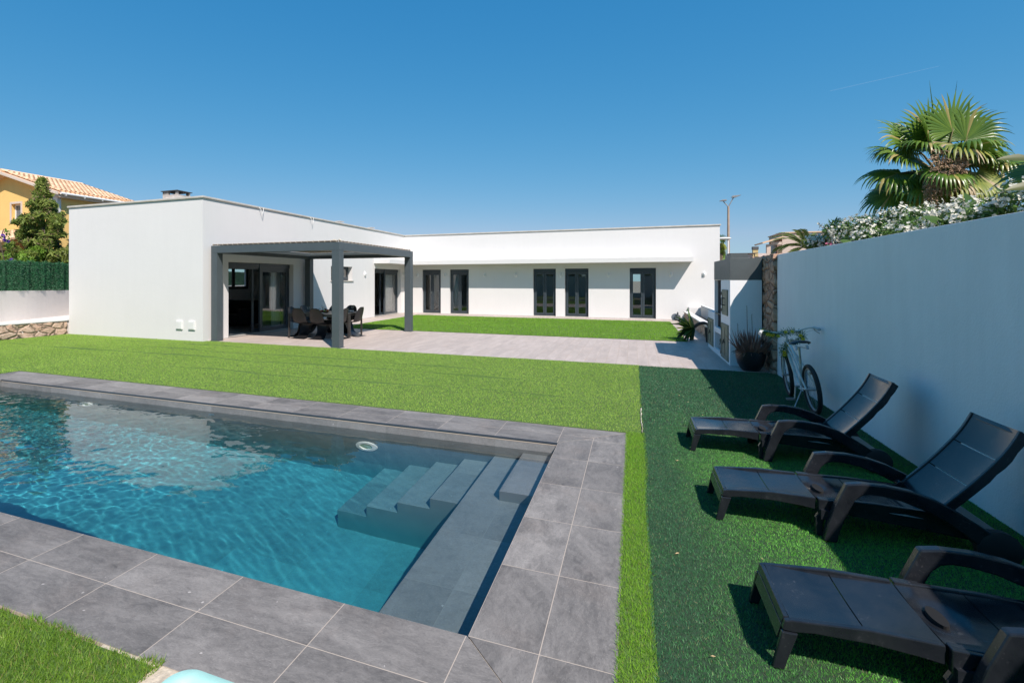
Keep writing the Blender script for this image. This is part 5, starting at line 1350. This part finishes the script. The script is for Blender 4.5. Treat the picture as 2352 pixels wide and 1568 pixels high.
# broad leaved plants at the wall
PAD = leafmat('paddle_leaf', (.020,.065,.010), (.075,.14,.022), .35, .12, spec=.5, nscale=5); PADY = leafmat('paddle_leaf_old', (.035,.060,.010), (.10,.10,.022), .45, .10, nscale=6)
def paddle(m, base, d, L, W_, nrm, curl=.3, notch=True):
    d = Vector(d).normalized(); nrm = Vector(nrm); nrm = (nrm-d*nrm.dot(d)).normalized(); sd = d.cross(nrm); p = Vector(base); n_ = 14; vs = []; fs = []
    for i in range(n_+1):
        u = i/n_; w_ = W_*math.sin(PI*min(1,u*.96+.04))**.6*(1-.25*u)*.5
        if notch and i in (5,9): w_ *= .72
        vs += [p-sd*w_+nrm*w_*.28, p-sd*w_*.5+nrm*w_*.10, p, p+sd*w_*.5+nrm*w_*.10, p+sd*w_+nrm*w_*.28]
        if i:
            b_ = (i-1)*5; fs += [(b_+j,b_+j+1,b_+6+j,b_+5+j) for j in range(4)]
        p = p+d*(L/n_); d = (d-nrm*curl/n_).normalized()
    m.add(vs, fs)
for (loc, lb, leaves) in (((3.35,7.35,0),'broad paddle leaved plant rising behind the wall right of the palm trunk',[((0,0,2.12),(-.6,0,.5),.50,.26,0),((.12,0,2.15),(-.15,-.1,.8),.52,.24,0),((.2,0,2.1),(.55,0,.6),.5,.24,0),((-.1,.1,2.05),(-.9,0,.2),.5,.22,0)]),
                          ((3.25,5.95,0),'large yellowing banana like leaves at the right picture edge',[((.80,.3,2.55),(-1,.05,.08),.72,.20,1),((.85,.2,2.36),(-1,0,-.12),.70,.19,1),((.85,.5,2.78),(-1,.1,.25),.62,.19,1)]),
                          ((3.15,9.3,0),'dark paddle leaves peeping over the wall below the palm',[((0,0,2.0),(-.5,0,.5),.45,.28,0),((.1,.0,2.0),(.4,0,.5),.42,.26,0)])):
    t = thing('paddle_leaf_plant', lb, 'plant', loc, 'broad leaved plants behind the garden wall'); L0 = Vector(loc)
    for (o_, d_, l_, w_, yl) in leaves:
        base = L0+D(o_[0],o_[1],0)+Vector((0,0,o_[2])); m = MB(); paddle(m, base, D(d_[0],d_[1],d_[2]), l_, w_, D(0,-.8,.8), .35); o = m.build('leaf', PADY if yl else PAD, t, 60)
        m = MB(); m.tube([L0+Vector((0,0,.3)), L0.lerp(base,.6)+Vector((0,0,.2)), base], [.03,.02,.012], 6); m.tube([base, base+D(*d_)*l_*.5], [.010,.004], 5); m.build('stalk', PET, o, 60)

# ------------------------------------------------------------ oleander hedge
OLL = leafmat('oleander_leaf', (.03,.10,.02), (.14,.24,.05), .4, .15, nscale=4)
WPET = leafmat('white_petal', (.70,.68,.56), (.84,.82,.72), .5, .3); PPET = leafmat('pink_petal', (.40,.08,.16), (.55,.20,.30), .5, .3)
def oleander(loc, label, clumps, petal, nb, pr=.023):
    t = thing('oleander', label, 'shrub', loc, 'flowering oleanders along the garden wall'); L0 = Vector(loc)
    m = MB()
    for k in range(9):
        c = clumps[k % len(clumps)]; m.tube([L0+Vector((random.uniform(-.1,.1),random.uniform(-.2,.2),0)), (L0+Vector(c[:3])).lerp(L0,.4)+Vector((0,0,.3)), L0+Vector(c[:3])], [.03,.02,.008], 5)
    m.build('stems', BARK, t, 60)
    V = np.vstack([cloud_leaves(tuple(L0+Vector(c[:3])), c[3], int(900*(c[3]/.3)**2), .050, 1.0) for c in clumps])
    V4 = V.reshape(-1,4,3); mid = (V4[:,1]+V4[:,3])/2; V4[:,1] = mid+(V4[:,1]-mid)*.42; V4[:,3] = mid+(V4[:,3]-mid)*.42   # narrow leaves
    tri_mesh('foliage', V4.reshape(-1,3), quads(V), OLL, t)
    Vs = []
    for k in range(nb):
        c = random.choice(clumps); d = Vector((random.gauss(0,1)-.5,random.gauss(0,1)-.6,random.gauss(0,1)+.55)).normalized(); p0 = L0+Vector(c[:3])+d*c[3]*random.uniform(.85,1.12)
        for q in range(random.randint(6,12)):
            p = p0+Vector((random.gauss(0,.042),random.gauss(0,.042),random.gauss(0,.028))); n_ = (d+Vector((random.gauss(0,.4),random.gauss(0,.4),random.gauss(0,.4)))).normalized(); a = n_.orthogonal().normalized(); bb = n_.cross(a)
            for j in range(5):
                g = 2*PI*j/5; e = a*math.cos(g)+bb*math.sin(g); f_ = n_.cross(e)*pr*.42
                Vs += [p, p+e*pr*.6+f_, p+e*pr+n_*.006, p+e*pr*.6-f_]
    V = np.array([tuple(v) for v in Vs]); o = tri_mesh('blossoms', V, quads(V), petal, t); o['kind'] = 'stuff'
    return t
def cl(y0, y1, x0, x1, z0, z1, n, r): return [(random.uniform(x0,x1), y0+(y1-y0)*(k+random.random())/n, random.uniform(z0,z1), r*random.uniform(.8,1.15)) for k in range(n)]
oleander((3.35,11.15,0), 'white flowering oleander at the low left end of the hedge', cl(-.8,.45,-.2,.25,1.8,2.38,14,.20), WPET, 190)
oleander((3.10,10.3,0), 'pink flowering oleander near the left end of the hedge', cl(-1.3,.5,-.1,.15,1.8,2.20,12,.17), PPET, 75, .026)
oleander((3.55,10.0,0), 'white flowering oleander in front of the fan palm trunk', cl(-1.1,1.5,-.3,.4,1.9,2.56,24,.25), WPET, 300)
oleander((3.55,8.0,0), 'white flowering oleander between palm trunk and paddle leaves', cl(-1.1,1.0,-.3,.3,1.9,2.52,20,.24), WPET, 230)
oleander((3.60,6.2,0), 'white flowering oleander at the right picture edge', cl(-1.4,.9,-.3,.3,1.8,2.30,12,.24), WPET, 90)

# ------------------------------------------------------------ beyond the garden: palm, beige houses, street lamps
def feather(m, base, d, L, curl, n=16, wl=.30, wind=(0,0,0)):
    p = Vector(base); d = Vector(d).normalized(); pts = []
    for i in range(n+1):
        pts.append(p.copy()); p = p+d*(L/n); d = (d+Vector((0,0,-curl/n))+Vector(wind)*(i/n)/n).normalized()
    m.tube(pts, [.012*(1-i/(n+1))+.002 for i in range(n+1)], 4)
    for i in range(2, n):
        for k in range(3):
            c = pts[i].lerp(pts[i+1], k/3); t_ = (pts[i+1]-pts[i]).normalized(); sd = t_.cross(Vector((0,0,1))).normalized(); up = sd.cross(t_)
            for s_ in (-1,1):
                l = wl*math.sin(PI*(i/n)*.9+.2)*random.uniform(.8,1.1); e = (sd*s_*.8+t_*.6+up*.35+Vector(wind)*.5).normalized(); w_ = t_*.008
                m.add([c-w_, c+w_, c+e*l*.6+w_*.6+Vector((0,0,-.02)), c+e*l+Vector((0,0,-l*.3))], [(0,1,2,3)])
t = thing('feather_palm', 'wind blown feather palm in front of the beige house', 'palm tree', (5.75,22.0,0))
m = MB(); m.tube([(5.75,22,-.1),(5.75,22,2.75)], [.25,.16], 10); m.build('trunk', BARK, t, 60)
FP = leafmat('feather_green', (.045,.085,.018), (.20,.24,.06), .45, .2, nscale=3)
for k in range(26):
    a = 2*PI*k*.381966; el = .25+.95*((k*7)%10)/10; d = Vector((math.cos(a)*math.cos(el), math.sin(a)*math.cos(el), math.sin(el)))
    m = MB(); feather(m, (5.75,22,2.80), d, random.uniform(1.0,1.4), random.uniform(.9,2.0), wind=(-.55,0,.1), wl=.30); m.build('frond', FP, t)
t = thing('beige_house', 'beige house with sloping tiled porch roof and open window frame far right', 'house', (10, 45, 0))
m = MB(); m.box((10.22,45,0),(13.5,49,5.15)); m.box((9.25,45,0),(9.50,45.3,4.35)); m.box((9.50,45,0),(10.2,45.3,3.62)); m.box((9.50,45,4.32),(10.2,45.3,4.52)); m.build('wall', BEIGEW, t)
m = MB(); m.box((9.9,45.01,3.63),(10.21,45.29,4.31)); m.build('shaded_jamb', simple('shaded_render', (.20,.13,.10), .9), t)  # jamb's shade put into a dark brown copy of the wall render
m = MB(); m.box((10.15,44.9,5.155),(13.6,49.1,5.22)); m.xz([(8.95,4.40),(10.21,4.80),(10.21,4.92),(8.90,4.50)], 44.7, 47.5); m.build('roof', TERRA, t)
m = MB(); m.box((8.0,45,0),(9.24,48,3.70)); m.build('annex', simple('pale_pink_render', (.60,.50,.46), .9), t)
t = thing('chimney', 'small yellowish chimney with dark top on the roof far right', 'chimney', (8.4, 46, 0))
m = MB(); m.box((8.25,44.4,3.2),(8.58,44.7,3.95)); m.build('stack', simple('ochre_render', (.50,.38,.18), .9), t); m = MB(); m.box((8.22,44.37,3.955),(8.61,44.73,4.17)); m.build('cowl', simple('dark_cowl', (.08,.08,.08), .7), t)
t = thing('street_lamp', 'tall tapered street lamp with two heads on a fork, behind the house', 'street lamp', (6.74,45,0))
LP = simple('lamp_post_tan', (.36,.27,.20), .6, .1); LH = simple('lamp_head_grey', (.25,.25,.25), .5, .1)
m = MB(); m.tube([(6.74,45,0),(6.74,45,7.3)], [.13,.075], 12); m.build('pole', LP, t, 60)
for (dx, z, s_) in ((.36,8.0,1.15),(-.34,7.72,.8)):
    m = MB(); m.tube([(6.74,45,7.28),(6.74+dx,45,z)], .035, 8); o = m.build('arm', LH, t, 60)
    m = MB(); m.xz([(6.74+dx-.16*s_,z-.02),(6.74+dx+.10*s_,z-.03),(6.74+dx+.42*s_ if dx > 0 else 6.74+dx+.16,z+.13),(6.74+dx-.08*s_,z+.10)] if dx > 0 else [(6.74+dx-.28,z+.02),(6.74+dx+.22,z+.03),(6.74+dx+.20,z+.12),(6.74+dx-.05,z+.12)], 44.85, 45.15); m.build('lamp_head', LH, t, bevel=.01)
t = thing('street_lamp', 'lower street lamp with one flat white head beside the house corner', 'street lamp', (5.22,35,0))
m = MB(); m.tube([(5.22,35,0),(5.22,35,4.1)], [.05,.04], 10); m.build('pole', LAMPW, t, 60)
m = MB(); m.ball((4.98,35,4.17),(.42,.2,.085),14); m.build('lamp_head', LAMPW, t, 60)
t = thing('far_palm', 'palm tree partly hidden behind the right end of the house', 'palm tree', (5.45,40,0)); PC3 = Vector((5.45,40,4.3))
m = MB(); m.tube([(5.45,40,0),(5.45,40,4.2)], [.3,.22], 10); m.build('trunk', BARK, t, 60)
for k in range(26):
    a = 2.399*k; el = -1.0+2.3*((k*5)%13)/13; zz = -1.2*((k*3)%7)/7
    d = Vector((math.cos(a)*math.cos(el), math.sin(a)*math.cos(el), math.sin(el))); fan(PC3+Vector((0,0,zz))+d*.30, d, Vector((0,-.6,1)), .50, t, PALM if k%3 else PALMD, .7, 16)
# aircraft trail, very high and far
c0 = Vector((0,0,1.7)); F_ = 1184.0
def far(px, py, dist):
    d = (RT*((px-987)/F_) + FW + Vector((0,0,-(py-643)/F_))); return c0+d*dist
TR = NT('ice_trail'); tr_ = TR.n('ShaderNodeBsdfTransparent'); ms_ = TR.n('ShaderNodeMixShader'); ms_.inputs[0].default_value = .035
TR.col((.8,.8,.8)); TR.l(tr_.outputs[0], ms_.inputs[1]); TR.l(TR.p.outputs[0], ms_.inputs[2]); TR.l(ms_.outputs[0], TR.out.inputs['Surface'])
m = MB(); m.tube([far(1906,209.5,6000), far(2000,188,6200), far(2075,171,6400), far(2158,152,6600)], [3.5,4.5,4,3], 6); tag(m.build('vapour_trail', TR.m), 'thin white aircraft vapour trail high above the palm', 'vapour trail')

# ------------------------------------------------------------ behind the photographer (seen in the window glass)
t = thing('rear_wall', 'white garden wall behind the photographer closing the pool garden', 'wall', (-7,-6.2,0))
m = MB(); m.box((-17.2,-6.35,-.05),(2.62,-6.1,2.1)); m.build('wall', WHITE, t)
lawn_base('rear_lawn', -17.1, -6.1, .1, .3, .002, TURFB, 20, 10)
for k, (x, y, h) in enumerate(((-15,-8.5,4.2),(-11,-9,5.0),(-7.2,-8.4,4.0),(-3,-9.2,5.2),(.8,-8.6,4.4))):
    tree('garden_tree', ('bushy evergreen tree behind the rear wall, number %s from the house side' % ('one','two','three','four','five')[k]), (x,y,0), [(random.uniform(-1.6,1.6),random.uniform(-1.2,1.2),random.uniform(1.3,h),.6,.8) for j in range(34)], .09, 0, JUN2 if k % 2 else JUN, 90, h*.8, .14, 'trees behind the rear garden wall', 1.5, 8)
